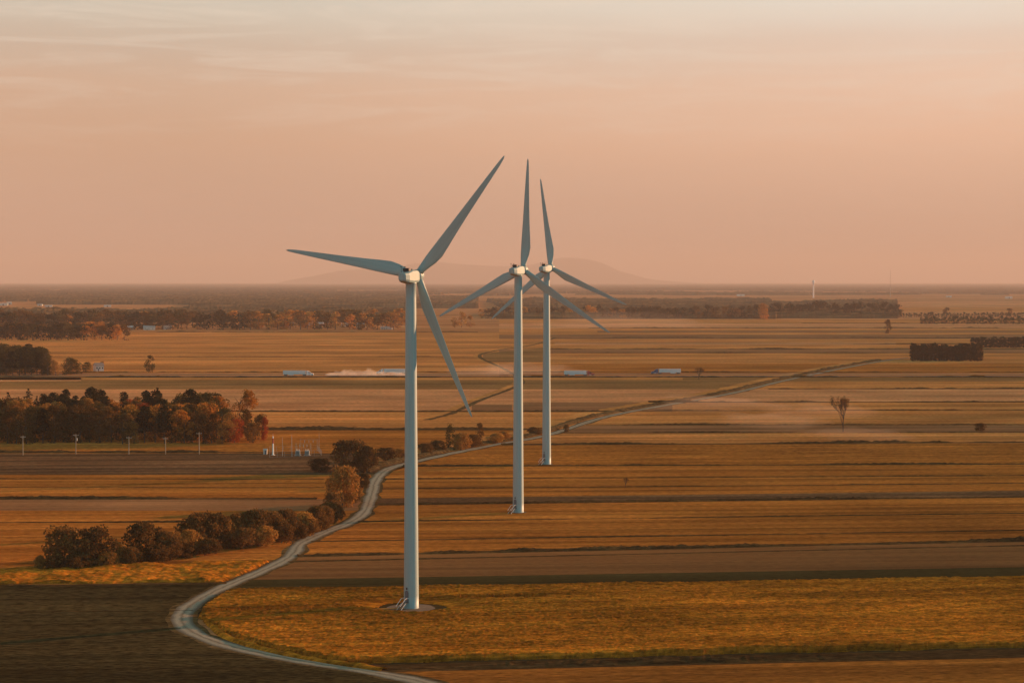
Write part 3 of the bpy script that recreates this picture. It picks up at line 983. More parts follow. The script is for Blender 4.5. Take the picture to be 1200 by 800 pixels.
# far woods that read as one mass: canopy sheet in rows of crowns
def far_woods():
    NC, NR = 820, 210
    d0, d1 = 3650.0, 43000.0
    v, f, keep = [], [], []
    zs = np.zeros((NR, NC))
    for r in range(NR):
        d = d0 * (d1 / d0) ** (r / (NR - 1))
        yb = px_of(0, d)[1]
        for c in range(NC):
            px = -340 + 1880 * c / (NC - 1)
            X = (px - 600) / F * d
            m = noise.noise(Vector((X * .0006, d * .0004, 3.3))) + .4 * noise.noise(Vector((X * .002, d * .0012, 8.1)))
            on = d > 6500 and m > .1
            if 4050 < d < 7600 and 575 + 60 * m < px < 905 + 20 * m: on = True            # wood behind the far fields
            if 4080 < d < 6600 and 902 < px < 1052 + 14 * noise.noise(Vector((d * .02, 1, 1))): on = True
            if 5600 < d < 9000 and 222 < px < 560: on = True
            if 3700 < d < 4900 and px < 475 and m > -.3: on = True
            if d > 9500 and m > -.02: on = True
            if d > 17000 and m > -.22: on = True
            if d > 27000: on = True
            if 5200 < d < 6500 and px < 222: on = False
            if 4900 < d < 8200 and px > 1053: on = False
            k = 1.0
            vd = noise.voronoi(Vector((X / 11.0, d / 45.0, 0)))[0][0]
            h = (14 + 7 * noise.noise(Vector((X * .004, d * .004, 1))) + 5 * noise.noise(Vector((X * .02, d * .01, 4)))) * (1 - .45 * vd) + 2.5 * noise.noise(Vector((X * .21, r * 1.7, 5)))
            zs[r, c] = h if on else -8.0
            v.append((X, d, zs[r, c]))
    for r in range(NR - 1):
        for c in range(NC - 1):
            a = (zs[r, c], zs[r, c + 1], zs[r + 1, c + 1], zs[r + 1, c])
            if max(a) > 0:
                f.append((r * NC + c, r * NC + c + 1, (r + 1) * NC + c + 1, (r + 1) * NC + c))
    mesh_obj('distant_woodland', v, f, M['woods'], kind='stuff', label='far woods stretching to the horizon', cat='woodland')


far_woods()

# hills on the horizon
prof = [(250, 334), (330, 331.5), (345, 328), (375, 322), (400, 317.5), (430, 314.5), (460, 312), (495, 308), (515, 307), (540, 309.5), (565, 311), (590, 312), (615, 311), (640, 306), (655, 303), (672, 302),
        (690, 304.5), (705, 309), (722, 316), (740, 322.5), (757, 326.5), (790, 330), (840, 333)]
hv, hf = [], []
DH = 58000.0
pp = catmull(prof, 5)
nr = 9
for a in pp:
    X = (a.x - 600) / F * DH
    top = H_CAM + (Y_EYE - a.y) / F * DH
    for j in range(nr):
        t = j / (nr - 1)
        q = math.sin(math.pi * t) ** .8
        hv.append((X + 250 * noise.noise(Vector((X * .001, j, 0))), DH + (t - .5) * 9000, -20 + (top + 20) * q * (1 + (.08 * noise.noise(Vector((X * .0012, j * .7, 2))) if 0 < j < nr - 1 and j != nr // 2 else 0))))
for i in range(len(pp) - 1):
    for j in range(nr - 1):
        hf.append((i * nr + j, (i + 1) * nr + j, (i + 1) * nr + j + 1, i * nr + j + 1))
struct(mesh_obj('hills', hv, hf, M['hill'], smooth=True))


# ------------------------------------------------------------------ wind turbines
def revolve(prof, n=48):
    v = [(r * math.cos(2 * math.pi * i / n), r * math.sin(2 * math.pi * i / n), z) for r, z in prof for i in range(n)]
    f = [(k * n + i, k * n + (i + 1) % n, (k + 1) * n + (i + 1) % n, (k + 1) * n + i) for k in range(len(prof) - 1) for i in range(n)]
    f += [tuple(range(n))[::-1], tuple(range((len(prof) - 1) * n, len(prof) * n))]
    return v, f


HUB = 75.95


def blade_mesh():
    R_ = 35.0
    st = [(.9, .0, 0), (1.8, 0, 0), (3.2, .35, 13), (5.0, .75, 12), (7.2, 1, 10), (10, 1, 8), (14, 1, 5.5), (19, 1, 3.5), (24, 1, 2), (29, 1, .8), (32.5, 1, .2), (34.3, 1, 0), (34.9, 1, 0)]
    chord = [1.75, 1.75, 2.15, 2.75, 3.05, 2.8, 2.35, 1.9, 1.5, 1.1, .8, .5, .12]
    thick = [1.75, 1.7, 1.5, 1.25, .95, .68, .5, .38, .28, .2, .14, .08, .03]
    n = 24
    v = []
    for (z, air, tw), c, th in zip(st, chord, thick):
        a_ = math.radians(tw + 2)
        for i in range(n):
            t = 2 * math.pi * i / n
            cx, cy = math.cos(t), math.sin(t)
            circ = Vector((cx * c / 2, cy * th / 2))
            # aerofoil: blunt nose at -x, thin tail at +x, pitch axis at 30 % chord
            u = (cx + 1) / 2
            prof_ = 2.6 * (.2969 * math.sqrt(max(u, 0)) - .126 * u - .3516 * u * u + .2843 * u ** 3 - .1015 * u ** 4)
            foil = Vector(((u - .3) * c, math.copysign(prof_ * th * .95, cy) if abs(cy) > 1e-6 else 0))
            p = circ.lerp(foil, air)
            q = Vector((p.x * math.cos(a_) - p.y * math.sin(a_), p.x * math.sin(a_) + p.y * math.cos(a_)))
            pre = .9 * (z / R_) ** 2
            v.append((q.x, q.y + pre, z))
    f = [(k * n + i, k * n + (i + 1) % n, (k + 1) * n + (i + 1) % n, (k + 1) * n + i) for k in range(len(st) - 1) for i in range(n)]
    f += [tuple(range(n))[::-1], tuple(range((len(st) - 1) * n, len(st) * n))]
    me = bpy.data.meshes.new('blade')
    me.from_pydata(v, [], f)
    me.materials.append(M['paint'])
    me.polygons.foreach_set('use_smooth', [len(p.vertices) == 4 for p in me.polygons])
    return me


BLADE = blade_mesh()


def make_turbine(loc, scale, label, first, yaw, tilt=5.0):
    yaw, tilt = math.radians(yaw), math.radians(tilt)
    AX = Vector((math.sin(yaw) * math.cos(tilt), math.cos(yaw) * math.cos(tilt), math.sin(tilt)))
    RT = Vector((math.cos(yaw), -math.sin(yaw), 0)); UP = Vector((0, 0, 1)); UT = RT.cross(AX)
    NB = Matrix((RT, AX, UT)).transposed()        # local x = across, y = rotor axis, z = up
    t = empty('wind_turbine', loc, label=label, cat='wind turbine', group='white wind turbines standing in line across the fields')
    t.scale = (scale,) * 3
    prof_ = [(1.76, .0), (1.76, .12), (1.72, .14)]
    for k in range(1, 25):
        z = 74.2 * k / 24
        r = 1.72 + (1.19 - 1.72) * k / 24
        prof_.append((r, z))
    prof_.append((1.3, 74.3)); prof_.append((1.3, 74.75))
    v, f = revolve(prof_)
    tw = mesh_obj('tower', v, f, M['paint'], t)
    tw.data.polygons.foreach_set('use_smooth', [len(p.vertices) == 4 for p in tw.data.polygons])
    for z in (18.5, 37.1, 55.7):                  # flange joints between tower sections
        r = 1.72 + (1.19 - 1.72) * z / 74.2
        v, f = revolve([(r - .01, z - .07), (r + .022, z - .07), (r + .022, z + .07), (r - .01, z + .07)])
        mesh_obj('flange', v, f, M['paint'], tw)
    # door and outside stair on the side that looks down the track
    A = math.radians(-34)
    dn = Vector((math.sin(A), -math.cos(A), 0)); ds = Vector((math.cos(A), math.sin(A), 0))
    rot = Matrix((ds, dn, UP)).transposed()
    P = lambda a, b, c: ds * a + dn * b + UP * c
    d = MB().box(P(0, 1.73, 2.75), (.92, .14, 2.2), 0, rot)
    d.tube(P(.0, 1.72, 3.85), P(0, 1.83, 3.85), .46, .46, 16)
    dr = d.build('door', M['door'], tw)
    MB().box(P(.32, 1.83, 2.7), (.06, .06, .22), 0, rot).build('handle', M['steel'], tw)
    MB().box(P(0, 1.75, 4.75), (.34, .1, .5), 0, rot).build('door_lamp', M['dark'], tw)
    s = MB()
    s.box(P(0, 2.35, 1.58), (1.3, 1.25, .08), 1, rot)
    for k in range(7):
        s.box(P(0, 3.1 + k * .3, 1.38 - k * .215), (1.1, .3, .05), 1, rot)
    for sd in (-.6, .6):
        s.tube(P(sd, 2.95, 1.5), P(sd, 5.05, 0), .05, .05, 6)
        s.tube(P(sd, 2.95, 2.6), P(sd, 5.05, 1.1), .05, .05, 6)
        s.tube(P(sd, 1.8, 2.6), P(sd, 2.95, 2.6), .05, .05, 6)
        for q in (0, .5, 1):
            s.tube(P(sd, 2.95 + 2.1 * q, 1.5 - 1.5 * q), P(sd, 2.95 + 2.1 * q, 2.6 - 1.5 * q), .03, .03, 6, 1)
        s.tube(P(sd, 2.9, 0), P(sd, 2.9, 1.55), .05, .05, 6, 1)
    s.build('stair', [M['white'], M['dark']], tw)
    # nacelle: loft of chamfered sections along the rotor axis
    secs = [(-4.75, .75, -.35, .95), (-4.55, .95, -.65, 1.15), (-3.3, 1.34, -1.12, 1.22), (-1.2, 1.47, -1.5, 1.56), (.9, 1.45, -1.55, 1.5), (1.9, 1.33, -1.45, 1.26), (2.35, 1.1, -1.12, 1.1)]
    v, f = [], []
    m_ = 12
    for y, w, z0, z1 in secs:
        c = .46 * w
        ring = [(-w + c, z0), (w - c, z0), (w - c * .3, z0 + c * .3), (w, z0 + c), (w, z1 - c), (w - c * .3, z1 - c * .3), (w - c, z1), (-w + c, z1), (-w + c * .3, z1 - c * .3), (-w, z1 - c), (-w, z0 + c), (-w + c * .3, z0 + c * .3)]
        v += [NB @ Vector((x, y, z)) + Vector((0, 0, HUB)) for x, z in ring]
    for k in range(len(secs) - 1):
        f += [(k * m_ + i, k * m_ + (i + 1) % m_, (k + 1) * m_ + (i + 1) % m_, (k + 1) * m_ + i) for i in range(m_)]
    f += [tuple(range(m_))[::-1], tuple(range((len(secs) - 1) * m_, len(secs) * m_))]
    nc = mesh_obj('nacelle', v, f, M['paint'], t)
    Q = lambda x, y, z: NB @ Vector((x, y, z)) + Vector((0, 0, HUB))
    cl = MB().box(Q(0, -2.0, 1.78), (1.5, .95, .62), 0, NB)
    for k in range(5):
        cl.box(Q(0, -2.5, 1.56 + k * .11), (1.3, .08, .03), 0, NB)
    cl.build('cooler', M['dark'], nc)
    mv = MB()
    for x in (-.45, .45):
        mv.tube(Q(x, -3.9, 1.2), Q(x, -3.9, 2.5), .045, .035, 6)
        mv.box(Q(x, -3.9, 2.55), (.5, .06, .12), 0, NB)
    mv.tube(Q(-.45, -3.9, 2.1), Q(.45, -3.9, 2.1), .03, .03, 6)
    mv.build('weather_mast', M['dark'], nc)
    MB().tube(Q(.5, -.4, 1.48), Q(.5, -.4, 1.8), .14, .12, 10).build('warning_light', M['dark'], nc)
    # spinner
    pr = [(1.0, 2.38), (1.28, 2.6), (1.38, 3.2), (1.36, 4.0), (1.15, 4.8), (.75, 5.4), (.3, 5.72), (.02, 5.78)]
    n = 28
    v = [Q(r * math.cos(2 * math.pi * i / n), y, r * math.sin(2 * math.pi * i / n)) for r, y in pr for i in range(n)]
    f = [(k * n + i, (k + 1) * n + i, (k + 1) * n + (i + 1) % n, k * n + (i + 1) % n) for k in range(len(pr) - 1) for i in range(n)] + [tuple(range(n))]
    mesh_obj('hub', v, f, M['paint'], t, smooth=True)
    for th in first:
        a = math.radians(th)
        Z = RT * math.cos(a) + UT * math.sin(a)
        X = RT * math.sin(a) - UT * math.cos(a)
        b = put(bpy.data.objects.new('blade', BLADE), parent=t)
        mat = Matrix((X, AX, Z)).transposed().to_4x4()
        mat.translation = Q(0, 3.5, 0)
        b.matrix_local = mat
    return t


turb = [(482, 712.3, 1.0, 50.3, 22.6, 'biggest and closest white wind turbine, its gravel pad inside the golden crop'),
        (607.3, 600.2, 1.03, 85.7, 26.9, 'middle white wind turbine with one blade pointing almost straight up'),
        (640.5, 543.8, 1.052, 95.9, 29.2, 'smallest and farthest white wind turbine, partly crossed by the middle one\'s blade')]
for px, py, s, th, yaw, lb in turb:
    p = gp(px, py)
    make_turbine(p, s, lb, (th, th + 120, th + 240), yaw)
    n = 40
    rx = 5.6 if py > 650 else 2.6
    pv = [(p.x + rx * (1 + .12 * noise.noise(Vector((math.cos(6.283 * i / n) * 1.5, math.sin(6.283 * i / n) * 1.5, py)))) * math.cos(6.283 * i / n), p.y + rx * math.sin(6.283 * i / n), .11) for i in range(n)]
    struct(mesh_obj('gravel_pad', pv, [tuple(range(n))], M['pad']))


# ------------------------------------------------------------------ trucks on the highway
def make_truck(X, Y, face, cabmat, label, second=False):
    """articulated lorry; local +x is ahead"""
    t = empty('truck', (X, Y, .2), 0 if face > 0 else math.pi, label=label, cat='truck', group='articulated trucks on the highway')
    tr = MB()
    tr.box((-2.6, 0, 2.62), (17.6, 2.6, 2.95), 0, ch=.06)
    tr.box((-2.6, 0, 1.08), (17.0, 1.0, .14), 1)
    tr.box((-2.6, 1.25, 4.06), (17.6, .08, .08), 2); tr.box((-2.6, -1.25, 4.06), (17.6, .08, .08), 2)
    tr.box((-2.6, 1.25, 1.2), (17.5, .09, .1), 2); tr.box((-2.6, -1.25, 1.2), (17.5, .09, .1), 2)
    tr.box((-5.2, 1.2, .85), (4.2, .05, .6), 0); tr.box((-5.2, -1.2, .85), (4.2, .05, .6), 0)
    o = tr.build('trailer', [M['trailer'], M['dark'], M['steel']], t)
    d = MB()
    for sd in (-.62, .62):
        d.box((-11.43, sd, 2.62), (.05, 1.2, 2.7), 0)
    d.build('rear_door', M['trailer'], o)
    c = MB()
    # sleeper and cab in profile, extruded across
    pf = [(6.75, .75), (6.75, 3.95), (7.5, 4.0), (8.9, 3.45), (9.7, 3.1), (10.35, 2.15), (12.2, 1.85), (12.45, 1.6), (12.5, .6), (11.6, .55), (9.0, .55)]
    n = len(pf)
    v = [(x, -1.22, z) for x, z in pf] + [(x, 1.22, z) for x, z in pf]
    f = [tuple(range(n)), tuple(range(n, 2 * n))[::-1]] + [(i, n + i, n + (i + 1) % n, (i + 1) % n) for i in range(n)]
    c.add(v, f)
    c.box((5.2, 0, .95), (3.2, .9, .25), 1)
    c.box((12.55, 0, .62), (.25, 2.4, .35), 2)
    cab = c.build('cab', [cabmat, M['dark'], M['steel']], t)
    w = MB()
    w.add([(9.74, -1.05, 3.03), (9.74, 1.05, 3.03), (10.32, 1.05, 2.22), (10.32, -1.05, 2.22)], [(0, 1, 2, 3)])
    for sd in (-1.235, 1.235):
        w.add([(8.6, sd, 2.25), (10.1, sd, 2.25), (9.6, sd, 3.0), (8.6, sd, 3.0)], [(0, 1, 2, 3)])
    w.build('windscreen', M['glass'], cab)
    MB().tube((7.0, 1.3, .9), (7.0, 1.3, 4.3), .09, .09, 8).tube((7.0, -1.3, .9), (7.0, -1.3, 4.3), .09, .09, 8).build('exhaust_stack', M['steel'], cab)
    MB().box((9.3, 0, .75), (1.6, 2.5, .6), 0, ch=.1).build('fuel_tank', M['steel'], cab)
    for x in (-10.2, -8.9, 4.6, 5.9, 11.4):
        for sd in (-1, 1):
            wh = MB().tube((x, sd * .92, .52), (x, sd * 1.24, .52), .52, .52, 18).build('wheel', M['rubber'], t)
            MB().tube((x, sd * 1.2, .52), (x, sd * 1.26, .52), .28, .26, 12).build('rim', M['steel'], wh)
    return t


ya, yb = gp(600, 440.3).y, gp(600, 438.2).y
for px, y, fc, m, lb in [(349, ya, 1, 'cab_white', 'white truck farthest along the highway toward the village, its cab ahead of the dust'), (459, yb, -1, 'cab_white', 'white truck beside the closest tower, driving into the dust'),
                         (678, ya, 1, 'cab_red', 'white trailer truck just past the three towers, cab facing away from them'), (781, yb, -1, 'cab_blue', 'white trailer truck far from the towers, cab facing them')]:
    make_truck(at(px, y).x, y - 1.5, fc, M[m], lb)


# ------------------------------------------------------------------ substation, poles
def pole(px, py, hpx, label, arm=True, lean=0.0):
    p = gp(px, py); s = F / p.y; h = hpx / s
    e = empty('utility_pole', p, label=label, cat='utility pole', group='wooden utility poles in front of the woodland')
    e.rotation_euler = (0, lean, 0)
    MB().tube((0, 0, -.3), (0, 0, h), .2, .13, 10).build('pole', M['wood'], e)
    if arm:
        c = MB().box((0, 0, h - .7), (2.2, .12, .14)).tube((-.6, 0, h - .7), (0, 0, h - 1.5), .04, .04, 5).tube((.6, 0, h - .7), (0, 0, h - 1.5), .04, .04, 5).build('crossarm', M['wood'], e)
        for x in (-1.0, -.4, .4, 1.0):
            MB().tube((x, 0, h - .63), (x, 0, h - .4), .05, .07, 8).build('insulator', M['white'], c)
    return e, h


pole(27, 533, 23, 'plain wooden utility pole nearest the edge of the fields', True)
e, h = pole(89, 532, 24, 'wooden utility pole carrying a grey transformer can', True)
MB().tube((.42, -.1, h - 3.0), (.42, -.1, h - 1.9), .33, .33, 14).tube((.42, -.1, h - 1.9), (.42, -.1, h - 1.75), .33, .1, 14).build('transformer_can', M['steel'], e)
pole(151, 532, 21, 'wooden utility pole in the middle of the row', True, .01)
pole(194, 532, 20, 'short pale utility pole between the middle one and the last one', True)
pole(233.5, 532, 26, 'tall utility pole last in the row by the woodland end', True)
SG = 'masts of the substation'


def mast(px, py, hpx, r, label, mat='steel', stripe=False):
    p = gp(px, py); h = hpx * p.y / F
    e = empty('lightning_mast', p, label=label, cat='mast', group=SG)
    MB().tube((0, 0, 0), (0, 0, h), r, r * .55, 10).tube((0, 0, 0), (0, 0, .12), r * 2.2, r * 2.2, 10).build('shaft', M[mat], e)
    MB().tube((0, 0, h), (0, 0, h + 1.2), .04, .02, 6).build('spike', M[mat], e)
    if stripe:
        MB().tube((0, 0, h * .62), (0, 0, h * .9), r * .8, r * .7, 10).build('red_band', M['cab_red'], e)
    return e


mast(320, 533, 22, .42, 'thick white mast at the entrance of the substation', 'white', True)
mast(342, 534, 23, .14, 'thin steel mast in the middle of the substation', 'steel')
mast(374, 529, 20, .15, 'thin steel mast at the far end of the substation', 'wood')
mast(331, 534, 19, .1, 'thinnest steel mast next to the thick white one', 'steel')


def gantry(x0, x1, py, hpx, label):
    a, b = gp(x0, py), gp(x1, py)
    h = hpx * a.y / F; w = (b - a).length
    e = empty('busbar_gantry', a, label=label, cat='gantry', group='gantries of the substation')
    for x in (0, w):
        m = MB()
        for dx, dy in ((-.35, -.35), (.35, -.35), (.35, .35), (-.35, .35)):
            m.tube((x + dx, dy, 0), (x + dx * .4, dy * .4, h), .03, .03, 5)
        for k in range(6):
            z0, z1 = h * k / 6, h * (k + 1) / 6
            m.tube((x - .3, -.3, z0), (x + .3, -.3, z1), .016, .016, 4); m.tube((x + .3, .3, z0), (x - .3, .3, z1), .016, .016, 4)
        m.build('leg', M['wood'], e)
    m = MB()
    for dz in (-.25, .25):
        m.tube((0, 0, h - .3 + dz), (w, 0, h - .3 + dz), .025, .025, 5)
    for k in range(int(w)):
        m.tube((k, 0, h - .55), (k + 1, 0, h - .05), .014, .014, 4)
    g = m.build('beam', M['wood'], e)
    for k in range(3):
        MB().tube((w * (k + 1) / 4, 0, h - .6), (w * (k + 1) / 4, 0, h - 1.7), .12, .1, 8).build('insulator', M['ceramic'], g)


gantry(347, 364, 533, 14, 'steel busbar gantry standing between the transformers')
gantry(352, 372, 529, 15, 'steel busbar gantry behind the other one in the substation')


def transformer(px, py, label):
    e = empty('transformer', gp(px, py), label=label, cat='transformer', group='transformers of the substation')
    e.scale = (.75, .75, .75)
    MB().box((0, 0, .15), (3.6, 2.8, .3)).build('plinth', M['concrete'], e)
    t = MB().box((0, 0, 1.55), (2.6, 1.7, 2.4), ch=.12).build('tank', M['ceramic'], e)
    r = MB()
    for k in range(7):
        r.box((-1.0 + k * .33, -1.1, 1.5), (.08, .4, 1.8))
    r.build('radiator', M['ceramic'], e)
    for x in (-.8, 0, .8):
        MB().tube((x, .2, 2.75), (x, .2, 3.7), .16, .08, 10).build('bushing', M['white'], t)


transformer(349, 533.5, 'grey transformer beside the thin mast of the substation')
transformer(360, 533.5, 'grey transformer closest to the large dark shrub')
# control hut
e = empty('control_hut', gp(311, 532), label='tiny pale control hut beside the thick white mast', cat='hut')
w_ = MB().box((0, 0, .95), (1.5, 1.5, 1.9)).build('wall', M['siding'], e)
MB().add([(-.9, -.9, 1.902), (.9, -.9, 1.902), (.9, .9, 1.902), (-.9, .9, 1.902), (-.9, 0, 2.4), (.9, 0, 2.4)], [(0, 1, 5, 4), (2, 3, 4, 5), (1, 2, 5), (3, 0, 4), (3, 2, 1, 0)]).build('roof', M['roof_tin'], e)
MB().box((.2, -.77, .85), (.8, .06, 1.7)).build('door', M['door'], w_)
# mesh fence round the yard
fa, fb, fc, fd = gp(316, 536), gp(377, 534), gp(372, 527.5), gp(316, 529)
m = MB(); rl = MB()
for p, q in ((fa, fb), (fb, fc), (fc, fd), (fd, fa)):
    n = int((q - p).length / 3)
    for k in range(n):
        b = p + (q - p) * (k / n)
        m.tube(b, b + Vector((0, 0, 2.3)), .05, .05, 5)
    for z in (.2, 1.2, 2.2):
        rl.tube(p + Vector((0, 0, z)), q + Vector((0, 0, z)), .025, .025, 4)
fe = empty('wire_fence', (0, 0, 0), label='grey wire fence enclosing the substation yard', cat='fence')
m.build('fence_post', M['steel'], fe); rl.build('fence_wire', M['steel'], fe)


# ------------------------------------------------------------------ houses and barns
def house(px, py, w, dp, h, label, wall='siding', roof='roof', rz=0.0, name='house', pitch=.55, group=None, windows=True):
    e = empty(name, gp(px, py), rz, label=label, cat=name, group=group)
    b = MB()
    rh = dp * .5 * pitch
    v = [(-w / 2, -dp / 2, 0), (w / 2, -dp / 2, 0), (w / 2, dp / 2, 0), (-w / 2, dp / 2, 0), (-w / 2, -dp / 2, h), (w / 2, -dp / 2, h), (w / 2, dp / 2, h), (-w / 2, dp / 2, h), (-w / 2, 0, h + rh), (w / 2, 0, h + rh)]
    b.add(v, [(0, 1, 5, 4), (2, 3, 7, 6), (1, 2, 6, 9, 5), (3, 0, 4, 8, 7)])
    wl_ = b.build('wall', M[wall], e)
    o = .45
    r = MB()
    for s in (-1, 1):
        y0, z0 = s * (dp / 2 + o), h - o * pitch
        r.add([(-w / 2 - o, y0, z0 + .02), (w / 2 + o, y0, z0 + .02), (w / 2 + o, 0, h + rh + .02), (-w / 2 - o, 0, h + rh + .02), (-w / 2 - o, y0, z0 + .24), (w / 2 + o, y0, z0 + .24), (w / 2 + o, 0, h + rh + .26), (-w / 2 - o, 0, h + rh + .26)],
              [(0, 1, 2, 3), (4, 5, 6, 7), (0, 1, 5, 4), (1, 2, 6, 5), (3, 0, 4, 7)])
    rf = r.build('roof', M[roof], e)
    if windows:
        MB().box((w * .28, .4, h + rh + .3), (.7, .7, 1.3)).build('chimney', M['brickish'], rf)
        for k in range(3):
            MB().box((-w * .34 + k * w * .34, -dp / 2 - .02, h * .55), (1.1, .08, 1.2)).build('window', M['glass'], wl_)
        MB().box((-w * .17, -dp / 2 - .03, 1.05), (.95, .1, 2.1)).build('door', M['door'], wl_)
    else:
        MB().box((0, -dp / 2 - .03, h * .42), (3.6, .1, h * .8)).build('barn_door', M['dark'], wl_)
    return e


house(115.5, 434.5, 7, 7, 4.6, 'small white house at the end of the dark wood', rz=.5)
VH = 'houses of the distant village'
for px, py, w, dp, h, wl_, rf, rz, lb in [(141, 386, 12, 8, 4, 'siding', 'roof_tin', .1, 'low white house first in the row before the dark tree belt'), (153, 386.5, 9, 8, 4, 'brickish', 'roof_tin', -.2, 'little brick house beside the low white one'),
                                          (175, 386.5, 17, 9, 4, 'siding', 'roof_tin', .05, 'long white bungalow in front of the dark tree belt'), (196, 386, 11, 9, 4.5, 'siding', 'roof_tin', .3, 'white house just past the long bungalow'),
                                          (339, 382.5, 15, 9, 4, 'siding', 'roof', .1, 'pale house among the golden village trees'), (364, 381, 8, 8, 6.5, 'siding', 'roof', .6, 'tall narrow white house among the golden village trees'),
                                          (376, 382, 12, 8, 4, 'brickish', 'roof_tin', -.3, 'brick house beside the tall narrow white one'), (403, 382.5, 13, 9, 4, 'siding', 'roof_tin', .2, 'grey roofed house near the golden clump end of the village'),
                                          (423, 383, 16, 9, 4, 'siding', 'roof_tin', 0, 'wide white house closest to the big tower'), (453, 386, 18, 5, 3, 'siding', 'roof_tin', 0, 'low shed on the field edge beside the big tower'), (125, 372, 14, 9, 5, 'siding', 'roof_tin', .4, 'white house alone within the dark tree belt')]:
    house(px, py, w, dp, h, lb, wl_, rf, rz, group=VH)
FB = 'barns of the far farm'
for px, py, w, dp, h, rz, lb in [(4, 358, 40, 16, 9, .1, 'white barn nearest the frame edge at the far farm'), (11, 357, 22, 14, 11, .5, 'tall white barn of the far farm'), (47, 358.3, 24, 14, 6, -.1, 'low white barn standing apart from the far farm'), (57, 359.5, 34, 14, 5, .1, 'long low white shed beyond the far farm'), (126, 359.6, 32, 14, 6, .1, 'lone pale shed in the pale field behind the tree belt'),
                                 (1182, 350, 45, 20, 11, .2, 'pale barn near the far woods beyond the windbreaks'), (1112, 348.5, 40, 18, 9, -.2, 'low pale barn between far woods beyond the windbreaks'), (868, 347, 60, 22, 10, .1, 'pale shed peeping from the far woods')]:
    house(px, py, w * .62, dp * .62, h * .62, lb, 'siding', 'roof_tin', rz, 'barn', .4, FB, False)
for px, d, h, r, lb in [(953, 9000, 78, 7, 'white water tower on the horizon')]:
    e = empty('water_tower', at(px, d), label=lb, cat='water tower')
    MB().tube((0, 0, 0), (0, 0, h * .72), r * .45, r * .42, 14).build('shaft', M['white'], e)
    v, f = revolve([(r * .42, h * .72), (r, h * .8), (r, h * .92), (r * .6, h * .98), (.1, h)], 20)
    mesh_obj('tank', v, f, M['white'], e)
e = empty('radio_mast', at(1043, 9500), label='thin radio mast on the horizon', cat='mast')
m = MB()
for k in range(3):
    a = k * 2.094
    m.tube((1.5 * math.cos(a), 1.5 * math.sin(a), 0), (.6 * math.cos(a), .6 * math.sin(a), 122), .35, .25, 5)
for k in range(20):
    a, b = k * 2.094, (k + 1) * 2.094
    m.tube((1.3 * math.cos(a), 1.3 * math.sin(a), k * 6), (1.2 * math.cos(b), 1.2 * math.sin(b), k * 6 + 6), .12, .12, 4)
m.build('lattice', M['steel'], e)


# ------------------------------------------------------------------ dust and haze
def vol_mat(name, col, dens, aniso=.2):
    m, nt, out = new_mat(name)
    pv = N(nt, 'ShaderNodeVolumePrincipled')
    pv.inputs['Color'].default_value = (*col, 1)
    pv.inputs['Density'].default_value = dens
    pv.inputs['Anisotropy'].default_value = aniso
    pv.inputs['Density Attribute'].default_value = ''
    pv.inputs['Blackbody Intensity'].default_value = 0
    L(nt, pv.outputs[0], out.inputs['Volume'])
    return m


def puff(loc, r, seed, mat, label, group):
    """lumpy closed dust puff"""
    n, k = 20, 12
    v = []
    for j in range(1, k):
        for i in range(n):
            t, p = math.pi * j / k, 2 * math.pi * i / n
            d = Vector((math.sin(t) * math.cos(p), math.sin(t) * math.sin(p), math.cos(t)))
            q = 1 + .55 * noise.noise(d * 1.7 + Vector((seed * 5.1, 0, 0))) + .25 * noise.noise(d * 4 + Vector((0, seed * 3.3, 0)))
            v.append(Vector((d.x * r[0] * q, d.y * r[1] * q, max(-.2 if r[2] < 30 else -20, d.z * r[2] * q))))
    v += [Vector((0, 0, r[2])), Vector((0, 0, -.2))]
    f = [(j * n + i, (j + 1) * n + i, (j + 1) * n + (i + 1) % n, j * n + (i + 1) % n) for j in range(k - 2) for i in range(n)]
    f += [(len(v) - 2, i, (i + 1) % n) for i in range(n)] + [(len(v) - 1, (k - 2) * n + (i + 1) % n, (k - 2) * n + i) for i in range(n)]
    o = mesh_obj('dust_cloud', v, f, mat, kind='stuff', label=label, cat='dust', group=group)
    o.location = loc
    return o


M['dust'] = vol_mat('bright_dust', (1, .93, .86), .09)
M['dust_thin'] = vol_mat('thin_dust', (1, .93, .86), .0035)
yd = gp(600, 439).y
for k, (px, w, h) in enumerate([(396, 9, 3.4), (408, 8, 4.6), (421, 9, 4.2), (433, 7, 5.2), (446, 9, 3.2), (460, 9, 3.4), (472, 8, 2.6), (388, 5, 2.0)]):
    puff(at(px, yd - 14), (w, 4, h), k, M['dust'], 'bright roadside dust hanging between the two trucks', 'bright dust on the highway verge')
puff(at(570, 1640, 0), (34, 26, 7), 21, M['dust_thin'], 'faint dust drifting over the highway beside the middle tower', 'faint dust')
puff(at(620, 1660, 0), (40, 26, 9), 25, M['dust_thin'], 'faint dust drifting over the highway behind the towers', 'faint dust')
M['dust_faint'] = vol_mat('faint_dust', (1, .93, .86), .0005)
puff(at(725, 3300, 0), (130, 120, 26), 31, M['dust_faint'], 'faint dust veil over the far fields near the blade tip', 'faint dust')

M['mist'] = vol_mat('dust_veil', (1, .9, .82), .0017)
for k, (px, d, a_, b_, h_) in enumerate([(905, 1080, 30, 50, 5), (960, 1150, 34, 40, 6), (840, 1210, 40, 60, 6), (1010, 980, 26, 36, 4)]):
    puff(at(px, d, 0), (a_, b_, h_), 40 + k, M['mist'], 'faint low dust veil lying over the furrows before the bare tree', 'faint dust veils over the furrows')
hz = vol_mat('air', (.645, .60, .595), 4.2e-5, .05)
hv = MB().box((0, 35000, 401.5), (100000, 82000, 805))
hv.build('haze', hz, kind='stuff', label='warm evening haze over the plain', cat='haze')

